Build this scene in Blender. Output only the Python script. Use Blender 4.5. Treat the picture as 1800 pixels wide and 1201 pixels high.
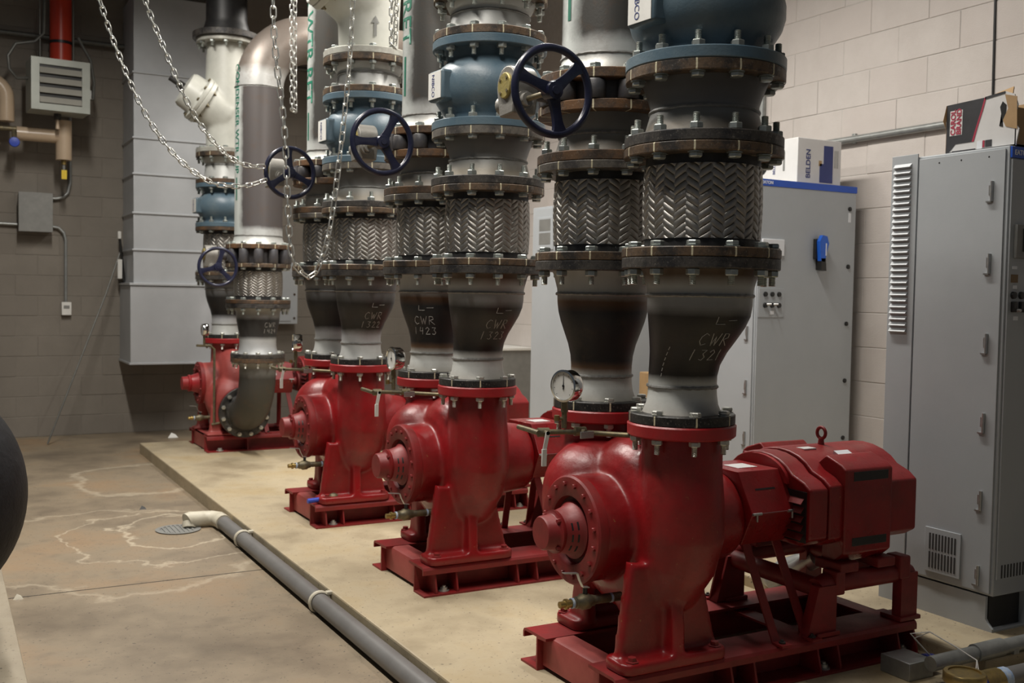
import bpy, bmesh, math, random
from mathutils import Vector, Matrix
random.seed(11)
PI = math.pi
sc = bpy.context.scene
COL = sc.collection
for o in list(bpy.data.objects):
    bpy.data.objects.remove(o)

# ------------------------------------------------------------------ camera
def make_camera():
    yaw, pit, rol = 0.5075, -0.0443, 0.0170
    fw = Vector((math.sin(yaw)*math.cos(pit), math.cos(yaw)*math.cos(pit), math.sin(pit)))
    r = fw.cross(Vector((0, 0, 1))).normalized()
    u = r.cross(fw)
    r2 = r*math.cos(rol) + u*math.sin(rol)
    u2 = -r*math.sin(rol) + u*math.cos(rol)
    cd = bpy.data.cameras.new('camera')
    cam = bpy.data.objects.new('camera', cd)
    COL.objects.link(cam)
    m = Matrix((( r2.x, u2.x, -fw.x), (r2.y, u2.y, -fw.y), (r2.z, u2.z, -fw.z))).to_4x4()
    m.translation = Vector((-2.0709, -2.6060, 1.2855))
    cam.matrix_world = m
    cd.sensor_width = 36.0
    cd.sensor_fit = 'HORIZONTAL'
    cd.lens = 1821.83/1800*36.0
    cd.clip_start = 0.05
    cd.clip_end = 100
    cd.dof.use_dof = True
    cd.dof.focus_distance = 3.45
    cd.dof.aperture_fstop = 5.0
    sc.camera = cam
make_camera()

# ------------------------------------------------------------------ world, exposure, room lamps
w = bpy.data.worlds.new('world')
sc.world = w
w.use_nodes = True
w.node_tree.nodes['Background'].inputs[0].default_value = (0.80, 0.88, 1.0, 1)
w.node_tree.nodes['Background'].inputs[1].default_value = 0.07
sc.view_settings.view_transform = 'Standard'
sc.view_settings.look = 'None'
sc.view_settings.gamma = 1.0
sc.view_settings.use_curve_mapping = False
sc.view_settings.exposure = 0.10

# strip lamps with louvred reflectors: (x, y, z, length along y, watts, spread in degrees)
LAMPS = [(-1.30, 3.7, 4.35, 2.4, 158, 160), (-1.30, 0.3, 4.0, 2.4, 66, 135), (.80, 1.55, 3.80, 2.4, 88, 165), (.80, 5.0, 3.80, 2.4, 62, 150)]
def area(name, loc, sx, sy, watts, spread, col=(1, .955, .885)):
    ld = bpy.data.lights.new(name, 'AREA')
    ld.shape = 'RECTANGLE'
    ld.size = sx
    ld.size_y = sy
    ld.energy = watts
    ld.color = col
    ld.spread = math.radians(spread)
    lo = bpy.data.objects.new(name, ld)
    COL.objects.link(lo)
    lo.location = loc
    return lo
for (lx, ly, lz, ll, lw, ls) in LAMPS:
    area('strip_lamp_light', (lx, ly, lz-.03), .16, ll-.1, lw, ls)

# ------------------------------------------------------------------ mesh builder
class MB:
    def __init__(s):
        s.v = []; s.f = []; s.M = None; s.flat = set()
    def add(s, vs, fs):
        o = len(s.v)
        if s.M is not None:
            vs = [tuple(s.M @ Vector(p)) for p in vs]
        s.v += [tuple(p) for p in vs]
        s.f += [tuple(i+o for i in f) for f in fs]
        return s
    def box(s, x0, x1, y0, y1, z0, z1):
        vs = [(x0,y0,z0),(x1,y0,z0),(x1,y1,z0),(x0,y1,z0),(x0,y0,z1),(x1,y0,z1),(x1,y1,z1),(x0,y1,z1)]
        return s.add(vs, [(0,3,2,1),(4,5,6,7),(0,1,5,4),(1,2,6,5),(2,3,7,6),(3,0,4,7)])
    def bbox(s, x0, x1, y0, y1, z0, z1, b=.004, seg=2):
        b = min(b, .22*min(abs(x1-x0), abs(y1-y0), abs(z1-z0)))
        bm = bmesh.new()
        bmesh.ops.create_cube(bm, size=1)
        for v in bm.verts:
            v.co = Vector(((x0+x1)/2+v.co.x*(x1-x0), (y0+y1)/2+v.co.y*(y1-y0), (z0+z1)/2+v.co.z*(z1-z0)))
        bmesh.ops.bevel(bm, geom=bm.edges[:], offset=b, segments=seg, affect='EDGES', profile=.5)
        bm.verts.index_update()
        ar = [f.calc_area() for f in bm.faces]
        big = sorted(range(len(ar)), key=lambda i: -ar[i])[:6]
        s.flat |= {len(s.f)+i for i in big}
        s.add([tuple(v.co) for v in bm.verts], [tuple(v.index for v in f.verts) for f in bm.faces])
        bm.free()
        return s
    def prism(s, poly, ax, a, b):
        """poly: 2d points in the two other axes (cyclic order), extruded along axis ax from a to b"""
        n = len(poly)
        def P(p, t):
            return {'x': (t, p[0], p[1]), 'y': (p[0], t, p[1]), 'z': (p[0], p[1], t)}[ax]
        ar = sum(poly[i][0]*poly[(i+1) % n][1]-poly[(i+1) % n][0]*poly[i][1] for i in range(n))
        flip = (ar < 0) != (ax == 'y')
        if flip: poly = poly[::-1]
        vs = [P(p, a) for p in poly]+[P(p, b) for p in poly]
        fs = [tuple(range(n-1, -1, -1)), tuple(range(n, 2*n))]
        fs += [(i, (i+1) % n, n+(i+1) % n, n+i) for i in range(n)]
        if a > b: fs = [f[::-1] for f in fs]
        return s.add(vs, fs)
    def lathe(s, prof, n=32, cen=None):
        """prof [(r,z)] going up; cen(z)->(x,y)"""
        vs = []; fs = []; rows = []
        for (r, z) in prof:
            cx, cy = cen(z) if cen else (0, 0)
            if r <= 1e-6:
                rows.append([len(vs)]); vs.append((cx, cy, z))
            else:
                rows.append(list(range(len(vs), len(vs)+n)))
                vs += [(cx+r*math.cos(2*PI*i/n), cy+r*math.sin(2*PI*i/n), z) for i in range(n)]
        for a, b in zip(rows, rows[1:]):
            if len(a) == 1 and len(b) == 1: continue
            for i in range(n):
                j = (i+1) % n
                if len(a) == 1: fs.append((a[0], b[j], b[i]))
                elif len(b) == 1: fs.append((a[i], a[j], b[0]))
                else: fs.append((a[i], a[j], b[j], b[i]))
        return s.add(vs, fs)
    def at(s, loc, axis='z', spin=0.0):
        """set transform: local z to the given axis"""
        R = {'z': Matrix.Identity(3), 'x': Matrix(((0,0,1),(1,0,0),(0,1,0))), 'y': Matrix(((0,1,0),(0,0,1),(1,0,0))),
             '-x': Matrix(((0,0,-1),(-1,0,0),(0,1,0))), '-y': Matrix(((1,0,0),(0,0,-1),(0,1,0))), '-z': Matrix(((1,0,0),(0,-1,0),(0,0,-1)))}[axis] if isinstance(axis, str) else Vector(axis).to_track_quat('Z', 'Y').to_matrix()
        s.M = Matrix.Translation(Vector(loc)) @ (R @ Matrix.Rotation(spin, 3, 'Z')).to_4x4()
        return s
    def cyl(s, p0, p1, r0, r1=None, n=20):
        if r1 is None: r1 = r0
        p0 = Vector(p0); p1 = Vector(p1); d = p1-p0
        old = s.M
        s.M = (old if old is not None else Matrix.Identity(4)) @ (Matrix.Translation(p0) @ d.to_track_quat('Z', 'Y').to_matrix().to_4x4())
        L = d.length
        s.lathe([(0, 0), (r0, 0), (r1, L), (0, L)], n)
        s.M = old
        return s
    def sph(s, c, rx, ry=None, rz=None, n=20, m=12, e=1.0):
        ry = ry or rx; rz = rz or rx
        def sg(t): return math.copysign(abs(t)**e, t)
        vs = [(c[0], c[1], c[2]-rz)]; fs = []
        for j in range(1, m):
            a = -PI/2+PI*j/m
            for i in range(n):
                t = 2*PI*i/n
                vs.append((c[0]+rx*sg(math.cos(a))*sg(math.cos(t)), c[1]+ry*sg(math.cos(a))*sg(math.sin(t)), c[2]+rz*sg(math.sin(a))))
        vs.append((c[0], c[1], c[2]+rz))
        for i in range(n):
            k = (i+1) % n
            fs.append((0, 1+k, 1+i))
            for j in range(m-2):
                a = 1+j*n
                fs.append((a+i, a+k, a+n+k, a+n+i))
            a = 1+(m-2)*n
            fs.append((a+i, a+k, len(vs)-1))
        return s.add(vs, fs)
    def tube(s, path, r, n=12, closed=False, caps=True):
        P = [Vector(p) for p in path]
        N = len(P)
        rr = r if isinstance(r, (list, tuple)) else [r]*N
        tang = []
        for i in range(N):
            if closed: t = P[(i+1) % N]-P[i-1]
            else: t = P[min(i+1, N-1)]-P[max(i-1, 0)]
            tang.append(t.normalized())
        u = tang[0].orthogonal().normalized()
        vs = []; fs = []
        for i in range(N):
            t = tang[i]
            u = (u-t*u.dot(t))
            if u.length < 1e-6: u = t.orthogonal()
            u.normalize()
            v = t.cross(u)
            vs += [tuple(P[i]+(u*math.cos(2*PI*k/n)+v*math.sin(2*PI*k/n))*rr[i]) for k in range(n)]
        M = N if closed else N-1
        off = 0
        if closed:
            best = 9
            for q in range(n):
                d = (Vector(vs[(N-1)*n])-Vector(vs[q])).length
                if d < best: best = d; off = q
        for i in range(M):
            a = i*n; b = ((i+1) % N)*n
            o = off if (closed and i == N-1) else 0
            for k in range(n):
                k2 = (k+1) % n
                fs.append((a+k, a+k2, b+(k2+o) % n, b+(k+o) % n))
        if caps and not closed:
            fs.append(tuple(range(n-1, -1, -1)))
            fs.append(tuple((N-1)*n+k for k in range(n)))
        return s.add(vs, fs)
    def torus(s, c, R, r, axis='z', n=40, m=10, sx=1.0):
        """sx scales tube along axis"""
        vs = []; fs = []
        for i in range(n):
            a = 2*PI*i/n
            for k in range(m):
                b = 2*PI*k/m
                q = (R+r*math.cos(b)); h = r*sx*math.sin(b)
                p = {'z': (q*math.cos(a), q*math.sin(a), h), 'x': (h, q*math.cos(a), q*math.sin(a)), 'y': (q*math.sin(a), h, q*math.cos(a))}[axis]
                vs.append((c[0]+p[0], c[1]+p[1], c[2]+p[2]))
        for i in range(n):
            for k in range(m):
                fs.append((i*m+k, ((i+1) % n)*m+k, ((i+1) % n)*m+(k+1) % m, i*m+(k+1) % m))
        return s.add(vs, fs)
    def mesh(s, name, mat, smooth=40):
        me = bpy.data.meshes.new(name)
        me.from_pydata(s.v, [], s.f)
        me.materials.append(mat)
        if smooth:
            me.polygons.foreach_set('use_smooth', [True]*len(me.polygons))
            me.set_sharp_from_angle(angle=math.radians(smooth))
            if s.flat: me.polygons.foreach_set('use_smooth', [i not in s.flat for i in range(len(me.polygons))])
        me.update()
        return me
    def build(s, name, mat, parent=None, loc=None, smooth=40):
        return ob(name, s.mesh(name, mat, smooth), parent, loc)

def ob(name, me, parent=None, loc=None, rot=None):
    o = bpy.data.objects.new(name, me)
    COL.objects.link(o)
    if parent is not None: o.parent = parent
    if loc is not None: o.location = loc
    if rot is not None: o.rotation_euler = rot
    return o
def thing(name, label, cat, loc=(0, 0, 0), group=None, rz=0):
    o = ob(name, None, None, loc)
    o.empty_display_size = .1
    o.rotation_euler = (0, 0, rz)
    return tag(o, label, cat, group)
def tag(o, label, cat, group=None):
    o['label'] = label
    o['category'] = cat
    if group: o['group'] = group
    return o
def struct(o, label=None):
    o['kind'] = 'structure'
    if label: o['label'] = label
    return o
def copy_tree(o, loc=None, label=None, parent=None):
    c = o.copy()
    COL.objects.link(c)
    c.parent = parent
    if loc is not None: c.location = loc
    if label: c['label'] = label
    for ch in list(o.children):
        copy_tree(ch, None, None, c)
    return c
def remesh(mb, mat, voxel=.009, it=8):
    me = mb.mesh('tmp', mat, 0)
    o = ob('tmp', me)
    m = o.modifiers.new('r', 'REMESH'); m.mode = 'VOXEL'; m.voxel_size = voxel
    m2 = o.modifiers.new('s', 'SMOOTH'); m2.iterations = it; m2.factor = .5
    dg = bpy.context.evaluated_depsgraph_get()
    out = bpy.data.meshes.new_from_object(o.evaluated_get(dg))
    bpy.data.objects.remove(o)
    out.materials.clear(); out.materials.append(mat)
    out.polygons.foreach_set('use_smooth', [True]*len(out.polygons))
    return out
def text_mesh(txt, size, mat, depth=.0006, align='CENTER', bold=0.0):
    cu = bpy.data.curves.new('t', 'FONT')
    cu.body = txt; cu.size = size; cu.extrude = depth; cu.align_x = align; cu.align_y = 'CENTER'; cu.offset = bold
    o = ob('t', cu)
    dg = bpy.context.evaluated_depsgraph_get()
    me = bpy.data.meshes.new_from_object(o.evaluated_get(dg))
    bpy.data.objects.remove(o)
    me.materials.clear(); me.materials.append(mat)
    return me

# ------------------------------------------------------------------ materials
def nodes(name):
    m = bpy.data.materials.new(name)
    m.use_nodes = True
    nt = m.node_tree
    return m, nt, nt.nodes['Principled BSDF']
def noise(nt, co, scale, detail=4, rough=.6):
    n = nt.nodes.new('ShaderNodeTexNoise')
    n.inputs['Scale'].default_value = scale; n.inputs['Detail'].default_value = detail; n.inputs['Roughness'].default_value = rough
    if co is not None: nt.links.new(co, n.inputs['Vector'])
    return n
def ramp(nt, fac, pts):
    r = nt.nodes.new('ShaderNodeValToRGB')
    el = r.color_ramp.elements
    while len(el) < len(pts): el.new(.5)
    for e, (p, c) in zip(el, pts):
        e.position = p; e.color = (*c, 1)
    if fac is not None: nt.links.new(fac, r.inputs[0])
    return r
def mix(nt, fac, a, b):
    n = nt.nodes.new('ShaderNodeMix'); n.data_type = 'RGBA'
    for s, v in ((0, fac), (6, a), (7, b)):
        if isinstance(v, (int, float)): n.inputs[s].default_value = v
        elif isinstance(v, tuple): n.inputs[s].default_value = (*v, 1)
        else: nt.links.new(v, n.inputs[s])
    return n.outputs[2]
def math_(nt, op, a, b=None, c=None):
    n = nt.nodes.new('ShaderNodeMath'); n.operation = op
    for i, v in enumerate((a, b, c)):
        if v is None: continue
        if isinstance(v, (int, float)): n.inputs[i].default_value = v
        else: nt.links.new(v, n.inputs[i])
    return n.outputs[0]
def objco(nt):
    return nt.nodes.new('ShaderNodeTexCoord').outputs['Object']
def bump(nt, b, h, strength=.2, dist=.01):
    n = nt.nodes.new('ShaderNodeBump'); n.inputs['Strength'].default_value = strength; n.inputs['Distance'].default_value = dist
    nt.links.new(h, n.inputs['Height']); nt.links.new(n.outputs[0], b.inputs['Normal'])
def pm(name, c1, c2=None, scale=12, rough=.5, metal=0., lo=.35, hi=.65, bmp=0, bscale=None, rough2=None, spec=None):
    """two-tone procedural material driven by noise in object space"""
    m, nt, b = nodes(name)
    co = objco(nt)
    n = noise(nt, co, scale, 6, .65)
    c2 = c2 or tuple(x*.8 for x in c1)
    r = ramp(nt, n.outputs[0], [(lo, c1), (hi, c2)])
    nt.links.new(r.outputs[0], b.inputs['Base Color'])
    b.inputs['Roughness'].default_value = rough; b.inputs['Metallic'].default_value = metal
    if spec is not None: b.inputs['Specular IOR Level'].default_value = spec
    if rough2 is not None:
        mr = nt.nodes.new('ShaderNodeMapRange')
        mr.inputs['From Min'].default_value = lo; mr.inputs['From Max'].default_value = hi
        mr.inputs['To Min'].default_value = rough; mr.inputs['To Max'].default_value = rough2
        nt.links.new(n.outputs[0], mr.inputs['Value']); nt.links.new(mr.outputs[0], b.inputs['Roughness'])
    if bmp:
        n2 = noise(nt, co, bscale or scale*6, 4, .6)
        bump(nt, b, n2.outputs[0], bmp, .004)
    return m
M = {}
M['red'] = pm('red_paint', (.27, .008, .011), (.17, .012, .011), 7, .30, 0, .35, .7, .12, 60, .5)
def m_red():
    m, nt, b = nodes('red_paint')
    co = objco(nt)
    n = noise(nt, co, 6, 6, .65)
    c = ramp(nt, n.outputs[0], [(.35, (.28, .008, .011)), (.68, (.17, .012, .011))]).outputs[0]
    n2 = noise(nt, co, 3.2, 5, .7)
    c = mix(nt, math_(nt, 'MULTIPLY', ramp(nt, n2.outputs[0], [(.52, (0, 0, 0)), (.70, (1, 1, 1))]).outputs[0], .28), c, (.27, .05, .035))
    n3 = noise(nt, co, 55, 3, .6)
    c = mix(nt, math_(nt, 'MULTIPLY', ramp(nt, n3.outputs[0], [(.705, (0, 0, 0)), (.74, (1, 1, 1))]).outputs[0], .6), c, (.34, .17, .06))
    nt.links.new(c, b.inputs['Base Color'])
    nt.links.new(ramp(nt, n2.outputs[0], [(.35, (.24,)*3), (.65, (.5,)*3)]).outputs[0], b.inputs['Roughness'])
    n4 = noise(nt, co, 70, 4)
    bump(nt, b, n4.outputs[0], .22, .004)
    return m
M['red'] = m_red()
M['red2'] = pm('red_paint_dusty', (.25, .013, .014), (.16, .018, .016), 9, .45, 0, .35, .7, .12, 70, .6)
M['redflange'] = pm('red_flange_paint', (.34, .014, .018), (.25, .02, .02), 14, .38, 0, .4, .7, .1, 80, .5)
M['redfaded'] = pm('red_paint_faded', (.36, .07, .06), (.30, .05, .045), 9, .5, 0, .35, .7, .1, 70)
M['redshade'] = pm('red_recess_shade', (.10, .01, .01), (.07, .008, .008), 9, .7)  # darker copy of the red, painting shade into the cover recesses and guard seam
M['black'] = pm('black_paint', (.012, .012, .013), (.022, .021, .02), 20, .45)
M['blue_w'] = pm('navy_handwheel_paint', (.011, .0125, .034), (.02, .022, .046), 20, .28, 0, .4, .65, .1, 90)
M['gal'] = pm('galvanized_bolt', (.50, .53, .50), (.36, .39, .37), 60, .38, .75)
M['galb'] = pm('zinc_bolt', (.58, .58, .54), (.44, .44, .40), 60, .36, .7)
M['braid'] = pm('braid_steel', (.42, .40, .37), (.30, .285, .26), 30, .36, .9, .3, .7, .3, 500)
M['braidin'] = pm('braid_core', (.02, .019, .018), (.03, .028, .025), 30, .7)
M['collar'] = pm('black_collar', (.018, .018, .02), (.03, .03, .03), 30, .5)
M['brass'] = pm('brass', (.42, .30, .10), (.25, .19, .09), 30, .35, .8)
M['brassold'] = pm('weathered_bronze', (.22, .18, .10), (.13, .115, .08), 40, .5, .6)
M['chrome'] = pm('chrome', (.7, .7, .68), (.6, .6, .58), 30, .12, 1.)
M['steel'] = pm('plain_steel', (.5, .5, .49), (.4, .4, .39), 30, .35, .8)
M['white'] = pm('white_enamel', (.75, .74, .70), (.68, .67, .63), 20, .5)
M['ivory'] = pm('ivory_valve_paint', (.60, .60, .54), (.50, .50, .45), 6, .4, 0, .35, .7, .1, 60)
M['cab'] = pm('cabinet_grey', (.42, .445, .465), (.39, .415, .435), 3, .42, 0, .35, .7, .08, 300)
M['cabdark'] = pm('cabinet_dark', (.03, .03, .03), (.04, .04, .04), 3, .6)
M['cabstrip'] = pm('cabinet_blue_strip', (.02, .10, .55), (.02, .09, .5), 3, .4)
M['print'] = pm('white_print', (.8, .82, .85), (.75, .77, .8), 3, .5)
M['navyprint'] = pm('navy_print', (.03, .045, .17), (.04, .055, .2), 3, .5)
M['blk'] = pm('black_plastic', (.012, .012, .012), (.018, .018, .018), 30, .4)
M['bluehandle'] = pm('blue_plastic', (.015, .12, .62), (.015, .11, .55), 30, .3)
M['grey'] = pm('grey_metal_box', (.25, .25, .235), (.21, .21, .2), 12, .5, .2)
M['conduit'] = pm('galvanized_conduit', (.36, .37, .36), (.28, .29, .28), 20, .4, .6)
M['pvc'] = pm('grey_pvc', (.17, .165, .16), (.145, .14, .135), 8, .4)
M['pvcw'] = pm('white_pvc', (.62, .58, .47), (.5, .46, .36), 14, .5)
M['tan'] = pm('tan_pipe_jacket', (.53, .41, .29), (.47, .36, .25), 6, .3)
M['redpipe'] = pm('sprinkler_red', (.60, .05, .02), (.52, .042, .018), 5, .35)
M['heater'] = pm('heater_enamel', (.42, .44, .40), (.36, .38, .345), 5, .35, .2)
M['slat'] = pm('heater_slat', (.33, .32, .28), (.29, .28, .245), 5, .5)
M['duct'] = pm('galvanized_duct', (.50, .515, .53), (.42, .435, .45), 2.2, .5, .35, .3, .7, .05, 10)
M['rubber'] = pm('black_foam_rubber', (.005, .005, .006), (.012, .012, .014), 14, .62, 0, .3, .7, .8, 30, spec=.25)
M['card'] = pm('cardboard', (.42, .27, .13), (.36, .23, .11), 12, .7)
M['cartonw'] = pm('white_carton', (.70, .69, .68), (.64, .63, .62), 6, .5)
M['cartonb'] = pm('black_carton_print', (.03, .03, .034), (.045, .045, .05), 10, .45)
M['crimson'] = pm('crimson_print', (.40, .03, .07), (.36, .03, .06), 10, .5)
M['yellow'] = pm('yellow_tag', (.75, .55, .03), (.7, .5, .03), 10, .5)
M['brassdisc'] = pm('ochre_gear_cap', (.36, .29, .09), (.28, .23, .08), 60, .45, .3, .35, .65, .3, 120)
M['gearcast'] = pm('gearbox_casting', (.30, .29, .265), (.24, .225, .20), 14, .45, .35, .35, .65, .3, 90)
M['amber'] = pm('amber_label', (.16, .09, .02), (.14, .08, .02), 10, .4)
M['slate'] = pm('butterfly_lug_paint', (.05, .05, .058), (.085, .075, .068), 14, .45, 0, .35, .7, .2, 60)
M['blueclamp'] = pm('blue_tape', (.03, .07, .45), (.03, .06, .4), 10, .4)
M['teflon'] = pm('thread_tape', (.25, .38, .62), (.5, .55, .6), 60, .6)
M['meterblue'] = pm('meter_blue', (.02, .03, .25), (.02, .025, .2), 20, .4)
M['wire'] = pm('white_wire', (.62, .60, .55), (.55, .53, .5), 20, .5)
M['green'] = pm('green_stencil', (.0, .16, .09), (.0, .12, .07), 60, .6)
M['chalk'] = pm('chalk_mark', (.62, .60, .56), (.34, .33, .31), 200, .8)
M['rod'] = pm('thin_rod_metal', (.13, .13, .12), (.1, .1, .09), 20, .5, .5)

def m_flange(name, c1, c2, rustamt=.5, ticks=True, tickw=.022, n=12, phase=.5, rough=.5):
    """forged flange steel: scale + rust, and paint-pen witness marks beside each bolt"""
    m, nt, b = nodes(name)
    co = objco(nt)
    nn = noise(nt, co, 15, 8, .75)
    col = ramp(nt, nn.outputs[0], [(.42, c1), (.56, c2)]).outputs[0]
    n5 = noise(nt, co, 24, 6, .7)
    col = mix(nt, math_(nt, 'MULTIPLY', ramp(nt, n5.outputs[0], [(.60, (0, 0, 0)), (.72, (1, 1, 1))]).outputs[0], .45), col, (.30, .28, .25))
    sp = noise(nt, co, 160, 3, .6)
    spk = ramp(nt, sp.outputs[0], [(.60, (0, 0, 0)), (.68, (1, 1, 1))])
    col = mix(nt, math_(nt, 'MULTIPLY', spk.outputs[0], .25), col, (.42, .38, .32))
    if ticks:
        sx = nt.nodes.new('ShaderNodeSeparateXYZ'); nt.links.new(co, sx.inputs[0])
        an = math_(nt, 'ARCTAN2', sx.outputs[1], sx.outputs[0])
        wob = math_(nt, 'MULTIPLY', noise(nt, co, 35, 2).outputs[0], .03)
        fr = math_(nt, 'FRACT', math_(nt, 'ADD', math_(nt, 'ADD', math_(nt, 'MULTIPLY', an, n/(2*PI)), phase+4.5-.015), wob))
        d = math_(nt, 'ABSOLUTE', math_(nt, 'SUBTRACT', fr, .5))
        rad = math_(nt, 'SQRT', math_(nt, 'ADD', math_(nt, 'MULTIPLY', sx.outputs[0], sx.outputs[0]), math_(nt, 'MULTIPLY', sx.outputs[1], sx.outputs[1])))
        tk = math_(nt, 'MULTIPLY', math_(nt, 'LESS_THAN', d, tickw), math_(nt, 'GREATER_THAN', rad, .16))
        col = mix(nt, tk, col, (.66, .60, .42))
    nt.links.new(col, b.inputs['Base Color'])
    b.inputs['Roughness'].default_value = rough; b.inputs['Metallic'].default_value = .25
    n2 = noise(nt, co, 70, 5, .6)
    bump(nt, b, n2.outputs[0], .25, .004)
    return m
M['fl_dark'] = m_flange('flange_black_scale', (.022, .021, .022), (.07, .063, .056), ticks=False)
M['fl_brown'] = m_flange('flange_brown_ticks', (.035, .030, .027), (.125, .082, .05))
M['fl_rust'] = m_flange('flange_rust', (.13, .072, .036), (.06, .042, .03), ticks=False, rough=.65)
M['fl_rustt'] = m_flange('flange_rust_ticks', (.15, .075, .032), (.07, .045, .03), rough=.65)
M['fl_grey'] = m_flange('flange_grey_ticks', (.06, .055, .052), (.15, .135, .115))
M['fl_black8'] = m_flange('flange_small_black_ticks', (.012, .012, .013), (.035, .033, .03), n=8, tickw=.02)
M['fl_white'] = m_flange('flange_ivory', (.46, .46, .41), (.36, .35, .31), ticks=False)

def m_blue():
    m, nt, b = nodes('teal_blue_valve_paint')
    co = objco(nt)
    n = noise(nt, co, 5, 6, .6)
    c = ramp(nt, n.outputs[0], [(.38, (.075, .125, .165)), (.66, (.125, .17, .195))]).outputs[0]
    ru = noise(nt, co, 16, 4, .6)
    rm = ramp(nt, ru.outputs[0], [(.70, (0, 0, 0)), (.80, (1, 1, 1))])
    c = mix(nt, math_(nt, 'MULTIPLY', rm.outputs[0], .55), c, (.30, .20, .08))
    nt.links.new(c, b.inputs['Base Color'])
    b.inputs['Roughness'].default_value = .4
    n2 = noise(nt, co, 90, 4)
    bump(nt, b, n2.outputs[0], .2, .004)
    return m
M['teal'] = m_blue()

def m_zbands(name, pts, H, wob=.04, rust=.3, rough=.5, strip=None, metal=.15):
    """pipe steel coloured in bands along its own length (mill scale, primer at the welds), optional white stencil stripe on the -x side"""
    m, nt, b = nodes(name)
    co = objco(nt)
    sx = nt.nodes.new('ShaderNodeSeparateXYZ'); nt.links.new(co, sx.inputs[0])
    n1 = noise(nt, co, 6, 6, .65)
    zz = math_(nt, 'ADD', math_(nt, 'DIVIDE', sx.outputs[2], H), math_(nt, 'MULTIPLY', math_(nt, 'SUBTRACT', n1.outputs[0], .5), wob*2))
    col = ramp(nt, zz, pts).outputs[0]
    n3 = noise(nt, co, 14, 6, .7)
    rm = ramp(nt, n3.outputs[0], [(.52, (0, 0, 0)), (.74, (1, 1, 1))])
    col = mix(nt, math_(nt, 'MULTIPLY', rm.outputs[0], rust), col, (.13, .07, .035))
    if strip is not None:
        e = math_(nt, 'ADD', sx.outputs[0], math_(nt, 'MULTIPLY', math_(nt, 'SUBTRACT', n1.outputs[0], .5), .03))
        mk = nt.nodes.new('ShaderNodeMapRange')
        mk.inputs['From Min'].default_value = strip; mk.inputs['From Max'].default_value = strip-.02
        nt.links.new(e, mk.inputs['Value'])
        zlo = math_(nt, 'GREATER_THAN', sx.outputs[2], .0)
        col = mix(nt, math_(nt, 'MULTIPLY', mk.outputs[0], zlo), col, (.62, .65, .62))
    nt.links.new(col, b.inputs['Base Color'])
    b.inputs['Roughness'].default_value = rough; b.inputs['Metallic'].default_value = metal
    n2 = noise(nt, co, 120, 4)
    bump(nt, b, n2.outputs[0], .12, .003)
    return m
DK = (.009, .0085, .009); GR = (.40, .405, .395); LG = (.62, .63, .60); WH = (.52, .53, .51); BR = (.075, .045, .025); MG = (.26, .26, .255)
M['red_f'] = m_zbands('reducer_scale', [(.06, (.42, .40, .36)), (.16, LG), (.25, (.48, .49, .47)), (.30, DK), (.66, (.016, .015, .015)), (.72, MG), (.83, GR), (.90, BR)], .515, .02, .12, .45)
M['red_r'] = m_zbands('reducer_scale_rusty', [(.06, (.32, .30, .26)), (.15, LG), (.24, (.36, .35, .32)), (.28, (.11, .06, .03)), (.33, DK), (.66, (.014, .015, .018)), (.73, (.11, .055, .025)), (.79, GR)], .515, .025, .2, .5)
M['red_w'] = m_zbands('reducer_scale_white_base', [(.06, (.40, .40, .38)), (.18, WH), (.30, (.42, .43, .45)), (.38, DK), (.66, (.018, .017, .017)), (.74, (.16, .16, .16)), (.84, (.20, .205, .21)), (.92, (.06, .05, .045))], .515, .03, .1, .45)
M['spool'] = m_zbands('spool_primer', [(.15, (.20, .18, .15)), (.35, (.25, .25, .235)), (.6, (.13, .13, .13)), (.85, (.085, .085, .086))], .165, .03, .1, .5)
M['spool_l'] = m_zbands('spool_primer_light', [(.15, (.30, .27, .22)), (.4, (.36, .36, .34)), (.6, (.22, .22, .215)), (.9, (.12, .12, .12))], .165, .04, .1, .45)
M['spool_w'] = m_zbands('spool_white', [(.1, (.45, .45, .43)), (.5, WH), (.9, (.48, .49, .47))], .17, .03, .05, .45)
M['riser'] = m_zbands('riser_pipe_steel', [(.0, (.34, .31, .26)), (.035, (.55, .55, .52)), (.065, (.50, .50, .48)), (.085, (.07, .066, .06)), (.9, (.085, .08, .072))], 2.0, .012, .3, .42, strip=-.146, metal=.35)
M['riser4'] = m_zbands('riser_pipe_far', [(.0, (.5, .5, .47)), (.05, (.55, .56, .54)), (.07, (.50, .51, .5)), (.085, (.10, .088, .086)), (.9, (.11, .098, .094))], 2.0, .01, .25, .42, strip=-.145, metal=.3)
M['elbow4'] = m_zbands('elbow_pipe_steel', [(.0, (.50, .50, .48)), (.16, (.54, .54, .52)), (.28, (.22, .19, .165)), (.9, (.20, .165, .14))], .6, .04, .35, .4, metal=.3)
M['elbow_s'] = m_zbands('suction_elbow_scale', [(.0, (.09, .08, .06)), (.5, (.055, .052, .045)), (.78, (.06, .058, .052)), (.83, (.18, .18, .17)), (.95, (.22, .22, .21))], .8, .03, .3, .5)

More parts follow.
